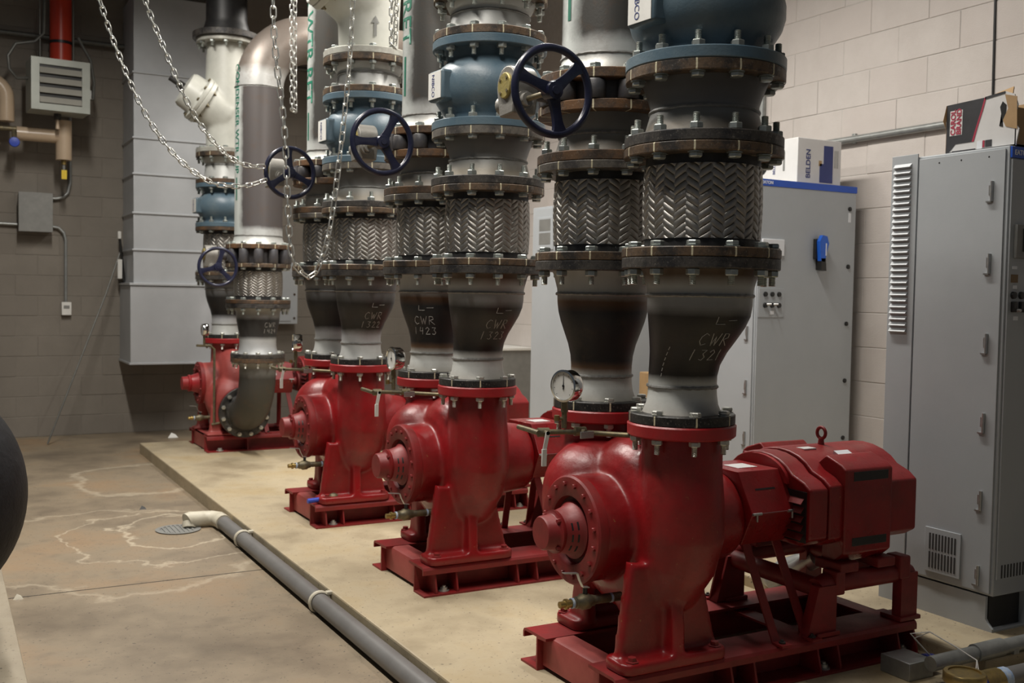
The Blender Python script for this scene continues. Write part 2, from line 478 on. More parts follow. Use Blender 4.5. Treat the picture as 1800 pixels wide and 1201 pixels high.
def m_block(name, c1, c2, c3):
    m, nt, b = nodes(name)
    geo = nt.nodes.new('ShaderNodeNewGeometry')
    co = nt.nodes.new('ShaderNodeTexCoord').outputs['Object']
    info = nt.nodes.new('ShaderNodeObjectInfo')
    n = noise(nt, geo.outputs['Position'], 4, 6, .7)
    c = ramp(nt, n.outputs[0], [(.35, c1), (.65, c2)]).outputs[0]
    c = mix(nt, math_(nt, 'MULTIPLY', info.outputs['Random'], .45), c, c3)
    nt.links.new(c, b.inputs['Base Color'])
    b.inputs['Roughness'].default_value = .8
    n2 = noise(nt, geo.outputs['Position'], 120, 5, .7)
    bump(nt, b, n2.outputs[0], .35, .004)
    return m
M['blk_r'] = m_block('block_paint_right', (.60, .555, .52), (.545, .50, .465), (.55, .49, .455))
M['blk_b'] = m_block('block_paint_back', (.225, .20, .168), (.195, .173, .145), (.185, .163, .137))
M['mortar'] = pm('mortar', (.56, .53, .50), (.50, .47, .44), 30, .85)
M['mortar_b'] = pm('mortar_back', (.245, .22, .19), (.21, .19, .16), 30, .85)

def m_concrete(name, c1, c2, c3, s1=1.3, speck=True, rough=.6):
    m, nt, b = nodes(name)
    co = nt.nodes.new('ShaderNodeNewGeometry').outputs['Position']
    n = noise(nt, co, s1, 8, .62)
    c = ramp(nt, n.outputs[0], [(.32, c1), (.5, c2), (.68, c3)]).outputs[0]
    n2 = noise(nt, co, 6.5, 6, .7)
    c = mix(nt, math_(nt, 'MULTIPLY', ramp(nt, n2.outputs[0], [(.52, (0, 0, 0)), (.72, (1, 1, 1))]).outputs[0], .45), c, c1)
    if speck:
        n3 = noise(nt, co, 75, 3, .5)
        c = mix(nt, math_(nt, 'MULTIPLY', ramp(nt, n3.outputs[0], [(.655, (0, 0, 0)), (.70, (1, 1, 1))]).outputs[0], .75), c, (.05, .042, .035))
    nt.links.new(c, b.inputs['Base Color'])
    nt.links.new(ramp(nt, n.outputs[0], [(.3, (rough-.12,)*3), (.7, (rough+.12,)*3)]).outputs[0], b.inputs['Roughness'])
    n4 = noise(nt, co, 60, 6, .7)
    bump(nt, b, n4.outputs[0], .15, .004)
    return m
def stain_rings(m, rings, col):
    nt = m.node_tree
    b = nt.nodes['Principled BSDF']
    src = b.inputs['Base Color'].links[0].from_socket
    co = nt.nodes.new('ShaderNodeNewGeometry').outputs['Position']
    sx = nt.nodes.new('ShaderNodeSeparateXYZ'); nt.links.new(co, sx.inputs[0])
    nz = noise(nt, co, 2.6, 5, .6)
    for (cx, cy, rr, wd, k) in rings:
        dx = math_(nt, 'SUBTRACT', sx.outputs[0], cx); dy = math_(nt, 'MULTIPLY', math_(nt, 'SUBTRACT', sx.outputs[1], cy), .8)
        d = math_(nt, 'SQRT', math_(nt, 'ADD', math_(nt, 'MULTIPLY', dx, dx), math_(nt, 'MULTIPLY', dy, dy)))
        d = math_(nt, 'ADD', d, math_(nt, 'MULTIPLY', math_(nt, 'SUBTRACT', nz.outputs[0], .5), .55))
        e = math_(nt, 'ABSOLUTE', math_(nt, 'SUBTRACT', d, rr))
        f = nt.nodes.new('ShaderNodeMapRange')
        f.inputs['From Min'].default_value = wd; f.inputs['From Max'].default_value = 0
        f.inputs['To Max'].default_value = k
        nt.links.new(e, f.inputs['Value'])
        src = mix(nt, f.outputs[0], src, col)
    nt.links.new(src, b.inputs['Base Color'])
    return m
M['floor'] = m_concrete('floor_concrete', (.135, .107, .077), (.245, .195, .134), (.275, .185, .107), 1.1, True, .5)
stain_rings(M['floor'], [(-.87, 3.44, .30, .022, .75), (-.95, 3.35, .52, .016, .6), (-1.2, 3.2, .75, .03, .4), (-.75, 5.2, .5, .05, .5)], (.50, .43, .32))
M['pad'] = m_concrete('pad_concrete', (.28, .225, .145), (.415, .345, .23), (.385, .295, .165), 1.7, True, .62)
M['padl'] = m_concrete('left_pad_concrete', (.24, .20, .145), (.31, .265, .195), (.27, .225, .16), 2.2, True, .6)
M['ceil'] = pm('ceiling_paint', (.10, .10, .095), (.08, .08, .075), 2, .8)

# ------------------------------------------------------------------ structure
FZ = -.085          # floor level; the pump pad top is z = 0
BY = 7.80           # back wall
RX = 2.72           # right wall
def slab(name, x0, x1, y0, y1, z0, z1, mat, label):
    return struct(MB().bbox(x0, x1, y0, y1, z0, z1, .008, 2).build(name, mat), label)
struct(MB().box(-6, RX+.3, -5, BY+.3, FZ-.1, FZ).build('floor', M['floor'], smooth=0), 'worn tan concrete floor of the pump room')
slab('concrete_pad', -.59, 1.6, -2.2, 6.44, FZ-.02, 0, M['pad'], 'long raised concrete pad carrying the red pumps')
slab('concrete_curb', 1.10, RX-.01, -.32, 7.2, -.05, .05, M['pad'], 'higher concrete slab carrying the grey cabinets along the right wall')
slab('concrete_plinth', -5.9, -1.815, -4.0, 4.6, FZ-.02, -.01, M['padl'], 'pale concrete slab at the left edge under the black vessel')
struct(MB().box(-6, RX+.3, -5, BY+.3, 5.2, 5.3).build('ceiling', M['ceil'], smooth=0), 'dark ceiling above the pump room')

def blocks(wall, axis, u0, u1, z0, z1, L, H, plane, mat, near, limit=292, vis=None):
    """running bond; each block its own object with eased edges, joints recessed"""
    j = .0022
    pieces = []
    rows = int((z1-z0)/H)+1
    for k in range(rows):
        off = (k % 2)*L/2
        u = u0-off
        while u < u1:
            a, b = max(u, u0), min(u+L, u1)
            if b-a > .05: pieces.append((a, b, z0+k*H, min(z0+(k+1)*H, z1)))
            u += L
    pieces.sort(key=lambda p: near((p[0]+p[1])/2, (p[2]+p[3])/2))
    cache = {}
    def geo(a, b, c, d):
        mb = MB()
        w, h = (b-a)/2-j, (d-c)/2-j
        t = .012
        e = .0025
        vs = [(-w, 0, -h), (w, 0, -h), (w, 0, h), (-w, 0, h), (-w, -t+e, -h), (w, -t+e, -h), (w, -t+e, h), (-w, -t+e, h),
              (-w+e, -t, -h+e), (w-e, -t, -h+e), (w-e, -t, h-e), (-w+e, -t, h-e)]
        fs = [(0, 1, 5, 4), (1, 2, 6, 5), (2, 3, 7, 6), (3, 0, 4, 7), (4, 5, 9, 8), (5, 6, 10, 9), (6, 7, 11, 10), (7, 4, 8, 11), (8, 9, 10, 11)]
        return mb.add(vs, fs)
    rest = MB()
    for i, (a, b, c, d) in enumerate(pieces):
        loc = ((a+b)/2, plane, (c+d)/2) if axis == 'x' else (plane, (a+b)/2, (c+d)/2)
        dep = random.uniform(-.0018, .0018)
        if i < limit:
            key = (round(b-a, 3), round(d-c, 3))
            if key not in cache: cache[key] = geo(a, b, c, d).mesh('block', mat, 30)
            o = ob('block', cache[key], wall, (loc[0], loc[1]+dep, loc[2]) if axis == 'x' else (loc[0]+dep, loc[1], loc[2]))
            if axis == 'y': o.rotation_euler = (0, 0, -PI/2)
        else:
            rest.M = Matrix.Translation(loc) @ (Matrix.Rotation(-PI/2, 4, 'Z') if axis == 'y' else Matrix.Identity(4))
            g = geo(a, b, c, d)
            rest.add(g.v, g.f)
    if rest.v:
        o = rest.build('block_field', mat, wall, smooth=30)
        o['kind'] = 'stuff'
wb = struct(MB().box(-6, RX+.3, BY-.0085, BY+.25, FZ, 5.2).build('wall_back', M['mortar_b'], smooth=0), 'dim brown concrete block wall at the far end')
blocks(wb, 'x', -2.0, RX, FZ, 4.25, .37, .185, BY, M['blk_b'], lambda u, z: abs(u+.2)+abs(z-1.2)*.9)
wr = struct(MB().box(RX-.0085, RX+.25, -5, BY+.25, FZ, 5.2).build('wall_right', M['mortar'], smooth=0), 'pale painted concrete block wall on the right')
# blocks of the right wall; joints aligned with those seen beside the tall cabinet
blocks(wr, 'y', -.90, BY, .40-.2032*3+.006, 3.45, .4064, .2032, RX, M['blk_r'],
       lambda u, z: (0 if (.2 < u < 3.2 and z > .3) or (4.0 < u < 7.7 and z < 2.6) else 10)+abs(u-1.8)*.3+abs(z-1.9))

# ------------------------------------------------------------------ lamps as fixtures
for i, (lx, ly, lz, ll, lw, ls) in enumerate(LAMPS):
    t = thing('strip_light', ['white strip light hung over the left aisle, farther one', 'white strip light hung over the left aisle, nearer one', 'white strip light hung over the cabinets, nearer one', 'white strip light hung over the cabinets, farther one'][i], 'light', (lx, ly, lz), 'ceiling strip lights')
    MB().prism([(-.11, 0), (-.06, .07), (.06, .07), (.11, 0), (.10, 0), (.055, .062), (-.055, .062), (-.10, 0)], 'y', -ll/2, ll/2).build('reflector', M['white'], t)
    mb = MB()
    for s in (-.8, .8): mb.cyl((0, s, .07), (0, s, 5.2-lz), .004, n=6)
    mb.build('hanger_rod', M['rod'], t)

# ------------------------------------------------------------------ bolts
def hexpts(r, a0=0): return [(r*math.cos(a0+PI/3*i), r*math.sin(a0+PI/3*i)) for i in range(6)]
def bolt_mesh(name, mat, t_up, t_dn, R=.0205, stud=.0108, hh=.014, nh=.02, prot=.028, thread=True):
    """joint at z=0; hex head on top at t_up, nut and thread below -t_dn"""
    mb = MB()
    def hexa(z0, z1, r, ch=True):
        if ch:
            mb.lathe([(0, z0), (r*.86, z0), (r, z0+.003), (r, z1-.003), (r*.86, z1), (0, z1)], 6)
        else:
            mb.prism(hexpts(r), 'z', z0, z1)
    mb.lathe([(0, t_up), (R*1.12, t_up), (R*1.12, t_up+.003), (0, t_up+.003)], 10)
    hexa(t_up+.003, t_up+.003+hh, R)
    hexa(-t_dn-nh, -t_dn, R)
    pr = [(0, -t_dn-nh-prot), (stud*.75, -t_dn-nh-prot)]
    z = -t_dn-nh-prot+.002
    if thread:
        while z < -t_dn-nh:
            pr += [(stud, z), (stud*.82, z+.0022)]
            z += .0044
    pr += [(stud, -t_dn-nh), (stud, t_up+.004), (0, t_up+.004)]
    mb.lathe(pr, 8)
    return mb.mesh(name, mat, 35)
def add_bolts(parent, me, z, n, bc, cx=0, cy=0, flip=False, phase=.5, name='bolt'):
    for i in range(n):
        a = 2*PI*(i+phase)/n
        ob(name, me, parent, (cx+bc*math.cos(a), cy+bc*math.sin(a), z), ((PI, 0, 0) if flip else (0, 0, random.uniform(0, 1))))
B12 = bolt_mesh('flange_bolt', M['gal'], .034, .034)
B12s = bolt_mesh('flange_bolt_thin', M['gal'], .030, .034)
B8 = bolt_mesh('pump_flange_bolt', M['galb'], .032, .042, .0175, .0095, .012, .017, .03)
RU = .2415

def flange(name, parent, mat, R, t, z, rin=.1, n=64, raised=False):
    """plain disc flange with eased rim, origin on its own axis at its underside"""
    b = .003
    return MB().lathe([(rin, 0), (R-b, 0), (R, b), (R, t-b), (R-b, t), (rin, t)], n).build(name, mat, parent, (0, 0, z), 30)

# ------------------------------------------------------------------ pipe column items (origin at their own base on the pipe axis)
GLY = {'C': [[(.85,.85),(.5,1),(.15,.7),(.1,.35),(.4,.02),(.85,.15)]], 'W': [[(0,1),(.22,0),(.48,.75),(.62,0),(1,1)]],
       'R': [[(.1,0),(.2,1),(.75,.95),(.8,.65),(.25,.5),(.95,0)]], '1': [[(.4,1),(.3,0)]], '3': [[(.1,.95),(.8,.95),(.45,.6),(.8,.3),(.5,0),(.1,.1)]],
       '2': [[(.1,.75),(.45,1),(.8,.75),(.1,.02),(.95,.05)]], '4': [[(.3,1),(.1,.45),(.8,.5)],[(.75,.95),(.65,0)]], 'L': [[(.1,1),(0,0),(.95,.0)]], '-': [[(0,.5),(1,.55)]]}
def chalk(parent, lines, th0, prof, cen, name='chalk_mark'):
    """handwriting as thin strokes laid on the surface of revolution prof(z)->r"""
    for (txt, u0, z0, h, w) in lines:
        mb = MB()
        u = u0
        for ch in txt:
            for st in GLY.get(ch, []):
                pts = []
                dense = []
                for a, b in zip(st, st[1:]):
                    for k in range(4): dense.append((a[0]+(b[0]-a[0])*k/4, a[1]+(b[1]-a[1])*k/4))
                dense.append(st[-1])
                for (x, y) in dense:
                    z = z0+y*h+(x+u*0)*0
                    r = prof(z)+.0008
                    th = th0+(u+x*w*.8)/r
                    cx, cy = cen(z)
                    pts.append((cx+r*math.cos(th), cy+r*math.sin(th), z))
                mb.tube(pts, .0012, 4)
            u += w
        mb.build(name, M['chalk'], parent)
def interp(tab):
    def f(z):
        if z <= tab[0][1]: return tab[0][0]
        for (r0, z0), (r1, z1) in zip(tab, tab[1:]):
            if z <= z1: return r0+(r1-r0)*(z-z0)/max(1e-6, z1-z0)
        return tab[-1][0]
    return f
def sm(t):
    t = max(0, min(1, t)); return t*t*(3-2*t)
def weld(parent, r, z, cx=0, cy=0, mat=None):
    mb = MB()
    n = 90
    path = [(cx+(r+.0005+random.uniform(-.0008, .0008))*math.cos(2*PI*i/n), cy+(r+.0005+random.uniform(-.0008, .0008))*math.sin(2*PI*i/n), z+random.uniform(-.0012, .0012)) for i in range(n)]
    mb.tube(path, .0055, 6, closed=True)
    return mb.build('weld_bead', mat or M['fl_grey2'], parent)
M['fl_grey2'] = pm('weld_grey', (.27, .27, .255), (.18, .175, .165), 60, .5, .2)
RED_TAB = [(.125, .032), (.1135, .06), (.109, .09), (.108, .116), (.108, .15), (.111, .185), (.120, .225), (.134, .265), (.148, .305), (.157, .34), (.161, .372), (.162, .40), (.163, .42), (.176, .47), (.182, .481)]
def reducer(loc, off, mat, label, marks=None, group='eccentric pipe reducers', lower=.893, top_fl='fl_dark', face=0):
    """8-to-12 inch reducer with weld neck flanges; off = offset of the upper axis"""
    t = thing('pipe_reducer', label, 'pipe fitting', loc, group)
    cen = lambda z: (off[0]*sm((z-.14)/.22), off[1]*sm((z-.14)/.22))
    flange('lower_flange', t, M['fl_black8'], .168, .032, 0, .1)
    body = MB().lathe([(r, z) for r, z in RED_TAB], 64, cen).build('reducer_body', mat, t, None, 60)
    weld(t, .108, .116)
    weld(t, .1625, .402, off[0], off[1])
    f = flange('upper_flange', t, M[top_fl], RU, .034, .481, .14)
    f.location = (off[0], off[1], .481)
    add_bolts(t, B8, 0, 8, .149)
    if marks:
        th, lines = marks
        chalk(t, lines, th, interp(RED_TAB), cen)
    return t
def braid_mesh(R, H, cols=30, rows=9):
    """herringbone braid: short bands, alternately leaning, that dive under their neighbours"""
    mb = MB()
    cw = 2*PI*R/cols
    rp = H/rows
    slope = rp*1.0
    band = rp*.93
    for c in range(cols):
        s = 1 if c % 2 else -1
        for j in range(-1, rows+2):
            z0 = (j+.5)*rp+(rp*.5 if c % 2 else 0)
            nseg = 5
            vs = []
            for k in range(nseg+1):
                q = k/nseg*2-1
                q2 = q*1.25
                th = ((c+.5)+q2*.5)*cw/R
                zc = z0+s*q2*slope*.5
                lift = .0040*(1-abs(q)**2.4)
                for e, dl in ((-1, -.0020), (-.7, .0004), (.7, .0004), (1, -.0020)):
                    z = zc+e*band*.5
                    z = max(0, min(H, z))
                    bul = .004*math.sin(PI*z/H)
                    r = R-.0035+bul+lift+dl
                    vs.append((r*math.cos(th), r*math.sin(th), z))
            fs = []
            for k in range(nseg):
                for e in range(3):
                    a = k*4+e
                    fs.append((a, a+4, a+5, a+1))
            mb.add(vs, fs)
    mb2 = []
    for f in mb.f:
        p = [mb.v[i] for i in f]
        zs = [q[2] for q in p]
        if max(zs)-min(zs) > 1e-4: mb2.append(f)
    mb.f = mb2
    return mb
BRAID = None
def flex(loc, H, label, mats=('fl_brown', 'fl_brown'), group='braided flexible connectors', top_flip=True):
    global BRAID
    t = thing('flexible_connector', label, 'flexible connector', loc, group)
    flange('lower_flange', t, M[mats[0]], RU+.001, .029, 0, .14)
    flange('upper_flange', t, M[mats[1]], RU+.001, .029, H-.029, .14)
    c1 = MB().lathe([(.15, .029), (.1735, .029), (.1735, .056), (.15, .058)], 64).build('collar', M['collar'], t)
    MB().lathe([(.15, H-.06), (.1745, H-.058), (.1745, H-.029), (.15, H-.029)], 64).build('collar', M['collar'], t)
    h = H-.112
    core = MB().lathe([(.171, .056), (.174, .056+h*.5), (.171, .056+h)], 48).build('core_hose', M['braidin'], t)
    if BRAID is None: BRAID = braid_mesh(.178, h).mesh('braid', M['braid'], 50)
    b = ob('braid', BRAID, t, (0, 0, .056))
    if abs(h-BR_H) > .002: b.scale = (1, 1, h/BR_H)
    b['kind'] = 'stuff'
    add_bolts(t, B12s, 0, 12, .216)                      # heads above, nuts below
    add_bolts(t, B12s, H, 12, .216, flip=True)            # nuts and thread above
    return t
BR_H = .331-.112
def spool(loc, H, mat, label, mats=('fl_dark', 'fl_brown'), group='short flanged spools', flip_top=True, wz=.42, bolts=True, name='pipe_spool'):
    t = thing(name, label, 'pipe fitting', loc, group)
    flange('lower_flange', t, M[mats[0]], RU, .034, 0, .14)
    flange('upper_flange', t, M[mats[1]], RU, .034, H-.034, .14)
    hh = H-.068
    MB().lathe([(.186, 0), (.176, hh*.18), (.1655, hh*wz), (.1635, hh*wz+.012), (.165, hh*wz+.026), (.176, hh*.78), (.19, hh)], 64).build('pipe_body', mat, t, (0, 0, .034), 60)
    weld(t, .1645, .034+hh*wz+.008)
    if bolts: add_bolts(t, B12, H, 12, .216, flip=flip_top)
    return t
VB = [(.186, .0), (.182, .012), (.186, .03), (.205, .052), (.226, .085), (.236, .12), (.236, .158), (.226, .195), (.207, .226), (.188, .246), (.178, .262), (.186, .2975)]
def check_valve(loc, label, H=.3695, plate_th=PI*1.02, group='blue check valves', bolts=True):
    t = thing('check_valve', label, 'valve', loc, group)
    k = (H-.072)/.2975
    flange('lower_flange', t, M['teal'], RU+.001, .036, 0, .14)
    flange('upper_flange', t, M['teal'], RU+.001, .036, H-.036, .14)
    MB().lathe([(r, z*k) for r, z in VB], 64).build('valve_body', M['teal'], t, (0, 0, .036), 60)
    # cast name pad on the aisle side
    mb = MB()
    mb.M = Matrix.Rotation(plate_th, 4, 'Z')
    mb.bbox(.20, .262, -.062, .062, .11, .235, .012, 3)
    pad = mb.build('name_pad', M['teal'], t)
    mb = MB(); mb.M = Matrix.Rotation(plate_th, 4, 'Z')
    mb.box(.262, .2645, -.052, .052, .118, .227)
    pl = mb.build('name_plate', M['white'], pad)
    me = text_mesh('NIBCO', .030, M['navyprint'], .0004)
    tx = ob('plate_lettering', me, pad)
    tx.matrix_local = Matrix.Rotation(plate_th, 4, 'Z') @ Matrix.Translation((.2651, -.012, .172)) @ Matrix(((0, 0, 1, 0), (1, 0, 0, 0), (0, 1, 0, 0), (0, 0, 0, 1))) @ Matrix.Rotation(-PI/2, 4, 'Z')
    if bolts: add_bolts(t, B12, H, 12, .216)      # heads up, nuts below
    return t
def wrap_text(parent, txt, size, r, th0, ztop, mat, name='stencil_lettering'):
    """stencil running down the pipe, wrapped on its surface"""
    me = text_mesh(txt, size, mat, .0, 'LEFT', .0012)
    ztop = ztop+max(v.co.x for v in me.vertices)          # ztop arrives as the lower end of the line
    bm = bmesh.new(); bm.from_mesh(me)
    bmesh.ops.subdivide_edges(bm, edges=[e for e in bm.edges if e.calc_length() > .02], cuts=2)
    for v in bm.verts:
        x, y = v.co.x, v.co.y
        th = th0+y/r
        v.co = Vector(((r+.0012)*math.cos(th), (r+.0012)*math.sin(th), ztop-x))
    bm.to_mesh(me); bm.free()
    return ob(name, me, parent)
def arrow_line(parent, r, th, z0, z1, w=.009, name='stencil_line'):
    mb = MB()
    n = 6
    vs = []
    for i in range(n+1):
        a = th-w/r+2*w/r*i/n
        vs += [((r+.0012)*math.cos(a), (r+.0012)*math.sin(a), z0), ((r+.0012)*math.cos(a), (r+.0012)*math.sin(a), z1)]
    mb.add(vs, [(2*i, 2*i+2, 2*i+3, 2*i+1) for i in range(n)])
    return mb.build(name, M['green'], parent)
def handwheel(parent, loc, R=.145, rot=0.):
    """spoked wheel facing -y, part of a valve"""
    mb = MB()
    mb.torus((0, 0, 0), R-.012, .0125, 'y', 64, 12)
    wl = mb.build('handwheel', M['blue_w'], parent, loc)
    for k in range(3):
        a = rot+2*PI*k/3
        m2 = MB()
        m2.M = Matrix.Rotation(-a, 4, 'Y')
        n = 8
        vs = []; fs = []
        for i in range(n+1):
            q = i/n
            x = .02+(R-.034)*q
            ww = .015+.014*(max(0, 2*q-1)**3)+.006*(max(0, 1-2*q)**2)
            tt = .008
            y = .018*(1-q)*0+.0
            vs += [(x, y-tt, -ww), (x, y-tt*1.3, 0), (x, y-tt, ww), (x, y+tt, ww), (x, y+tt, -ww)]
        for i in range(n):
            for k2 in range(5):
                a0 = i*5+k2; b0 = i*5+(k2+1) % 5
                fs.append((a0, b0, b0+5, a0+5))
        m2.add(vs, fs)
        m2.build('spoke', M['blue_w'], wl, None, 50)
    m3 = MB().at((0, .022, 0), '-y')
    m3.lathe([(0, 0), (.03, 0), (.031, .03), (.027, .042), (.014, .043), (.013, .047), (0, .047)], 24)
    m3.build('hub', M['blue_w'], wl)
    return wl
def butterfly(loc, label, rot, t_lo='fl_rust', wheel=(-.372, -.245, -.04), T=.068, group='gear-operated butterfly valves'):
    t = thing('butterfly_valve', label, 'valve', loc, group)
    MB().lathe([(.15, 0), (.186, 0), (.188, .006), (.188, T-.006), (.186, T), (.15, T)], 56).build('valve_body', M['slate'], t)
    mb0 = MB().lathe([(0, .002), (.032, .002), (.036, .008), (.036, T-.008), (.032, T-.002), (0, T-.002)], 14).mesh('lug', M['slate'], 40)
    for i in range(12):
        a = 2*PI*(i+.5)/12
        ob('lug', mb0, t, (.212*math.cos(a), .212*math.sin(a), 0))
    # stem neck and worm gearbox on the aisle side (-x)
    g = MB()
    g.cyl((-.18, 0, T/2), (-.305, 0, T/2), .034, .030, 18)
    g.bbox(-.245, -.225, -.05, .05, T/2-.04, T/2+.04, .006)
    g.build('stem_neck', M['slate'], t)
    cz = T/2+.008
    poly = []
    for i in range(21):
        a = math.radians(-20+220*i/20)
        poly.append((.066*math.cos(a), cz+.066*math.sin(a)))
    poly += [(-.045, cz-.095), (.045, cz-.10)]
    g = MB().prism(poly, 'x', -.405, -.315)
    gb = g.build('gearbox', M['gearcast'], t)
    b = gb.modifiers.new('b', 'BEVEL'); b.width = .006; b.segments = 2; b.limit_method = 'ANGLE'; b.harden_normals = True
    MB().at((-.405, 0, cz), '-x').lathe([(0, 0), (.043, 0), (.043, .006), (.040, .009), (0, .009)], 28).build('gear_cap', M['brassdisc'], gb)
    for a in (40, 130, 220, 310):
        m2 = MB().at((-.413, .031*math.cos(math.radians(a)), cz+.031*math.sin(math.radians(a))), '-x')
        m2.lathe([(0, 0), (.006, 0), (.006, .004), (0, .004)], 6)
        m2.build('screw', M['brassold'], gb)
    wx, wy, wz = wheel
    m2 = MB()
    m2.cyl((wx, .075, wz), (wx, -.075, wz), .034, .030, 18)
    m2.cyl((wx, -.075, wz), (wx, -.095, wz), .022, .022, 14)
    m2.build('worm_housing', M['gearcast'], gb)
    MB().cyl((wx, -.09, wz), (wx, wy+.01, wz), .0095, n=12).build('input_shaft', M['brassold'], t)
    handwheel(t, (wx, wy, wz), .147, rot)
    return t
def riser(loc, H, label, mat, text=None, tsize=.085, r=.162, elbow=None, line=None, group='steel riser pipes'):
    """flanged pipe going up; origin at the underside of its flange"""
    t = thing('riser_pipe', label, 'pipe', loc, group)
    flange('lower_flange', t, M['fl_rustt'], RU, .034, 0, .14)
    body = MB().lathe([(r+.024, .034), (r+.012, .055), (r+.003, .08), (r, .1), (r, H)], 56).build('pipe_body', mat, t, None, 60)
    weld(t, r, .1)
    add_bolts(t, B12, 0, 12, .216)
    if text:
        zt, th = text[1], text[2]
        wrap_text(t, text[0], tsize, r, th, zt, M['green'])
    if line:
        arrow_line(t, r, line[2], line[0], line[1])
    return t

# ------------------------------------------------------------------ pump unit prototypes (pump frame: discharge nozzle axis at x=0,y=0; shaft along x at y=.225,z=.525)
YA, ZA = .225, .525
S = 1.42475
def pump_base(loc, label):
    t = thing('steel_skid', label, 'skid', loc, 'red steel pump bases')
    x0, x1 = -.288, 1.077
    for s, nm in ((1, 'front'), (-1, 'rear')):
        yy = lambda y: y if s > 0 else .442-y
        prof = [(-.077, 0), (.036, 0), (.036, .112), (.09, .116), (.09, .126), (-.045, .126), (-.058, .122), (-.064, .112), (-.064, .092), (-.056, .092), (-.056, .110), (-.05, .116), (.028, .116), (.028, .008), (-.077, .008)]
        MB().prism([(yy(y), z) for y, z in prof], 'x', x0+.012, x1-.02).build('side_rail', M['red2'], t, None, 30)
        for gx in (-.214, -.114, .187, .286, .574, .669, .969, 1.055):
            MB().prism([(yy(-.070), .008), (yy(-.070), .02), (yy(-.050), .094), (yy(-.050), .116), (yy(.03), .116), (yy(.03), .008)], 'x', gx-.004, gx+.004).build('gusset', M['red2'], t, None, 0)
        for gx in (-.165, .62, 1.015):
            mb = MB()
            mb.lathe([(0, .008), (.024, .008), (.024, .012), (.017, .013), (.016, .024), (.009, .025), (.009, .032), (0, .032)], 12)
            mb.build('anchor_bolt', M['galb'], t, (gx, yy(-.035), 0))
    # end channels
    ch = [(-.252, .016), (-.252, .106), (-.246, .118), (-.234, .124), (-.165, .124), (-.165, .116), (-.234, .116), (-.244, .106), (-.244, .016)]
    MB().prism(ch, 'y', .034, .41).build('end_channel', M['redfaded'], t, None, 30)
    MB().prism([(.79-x, z) for x, z in ch], 'y', .034, .41).build('end_channel', M['red2'], t, None, 30)
    for cx in (.20, .60):
        MB().box(cx-.035, cx+.035, .034, .41, .098, .106).build('cross_member', M['red2'], t, None, 0)
    return t
def casing_mesh():
    mb = MB()
    c = (.008, YA, ZA)
    mb.torus(c, .165, .138, 'x', 40, 20, sx=1.03)                 # volute
    mb.at((-.245, YA, ZA), 'x').lathe([(0, 0), (.172, 0), (.172, .12), (.176, .20), (.19, .26), (.176, .36), (.165, .50), (.155, .58), (.128, .625), (.08, .64), (0, .64)], 40)
    mb.M = None
    mb.tube([(.004, 0, .86), (.004, 0, .74), (.006, -.002, .64), (.008, 0, .54), (.004, .02, .45), (-.006, .06, .375), (-.016, .12, .315), (-.02, .20, .28)], [.128, .130, .136, .139, .134, .122, .105, .09], 32)      # discharge nozzle running down into the scroll
    mb.lathe([(0, .60), (.15, .60), (.145, .70), (.128, .78), (.126, .86), (0, .86)], 36, lambda z: (0, .46))         # suction nozzle
    mb.sph((-.01, .385, .595), .245, .165, .205, 28, 18, .85)                                                        # suction chamber
    mb.sph((.06, .26, .62), .24, .20, .13, 24, 14, .9)
    # plug boss on the shoulder
    mb.cyl((-.055, .15, .70), (-.055, .15, .775), .034, .028, 16)
    # front pedestal: web plate, centre rib, foot
    mb.prism([(-.232, .15), (.158, .15), (.085, .42), (-.190, .46)], 'y', -.016, .026)
    mb.prism([(-.070, .15), (.03, .15), (.03, .40), (-.04, .40), (-.058, .30)], 'x', -.06, -.012)
    # rear pedestal
    mb.prism([(-.125, .15), (.158, .15), (.085, .47), (-.06, .47)], 'y', .41, .455)
    mb.prism([(.34, .15), (.44, .15), (.44, .45), (.38, .45)], 'x', -.118, -.075)
    mb.prism([(.44, .15), (.505, .15), (.44, .40)], 'x', -.01, .04)
    # rounded feet
    def foot(y0, y1, xl):
        p = []
        r = .04
        for cx, cy, a0 in ((xl+r, y0+r, 180), (.165-r, y0+r, 270), (.165-r, y1-r, 0), (xl+r, y1-r, 90)):
            for k in range(6):
                a = math.radians(a0+90*k/5)
                p.append((cx+r*math.cos(a), cy+r*math.sin(a)))
        return p
    mb.prism(foot(-.072, .06, -.25), 'z', .126, .164)
    mb.prism(foot(.36, .515, -.15), 'z', .126, .164)
    return remesh(mb, M['red'], .0085, 6)
def bolt_ring(parent, mat, cx, cy, cz, R, n, r=.0085, h=.008, name='cover_bolt', ph=.5, axis='-x'):
    me = MB().at((0, 0, 0), axis).lathe([(0, 0), (r, 0), (r, h-.002), (r*.8, h), (0, h)], 6).mesh(name, mat, 30)
    for i in range(n):
        a = 2*PI*(i+ph)/n
        ob(name, me, parent, (cx, cy+R*math.cos(a), cz+R*math.sin(a)))
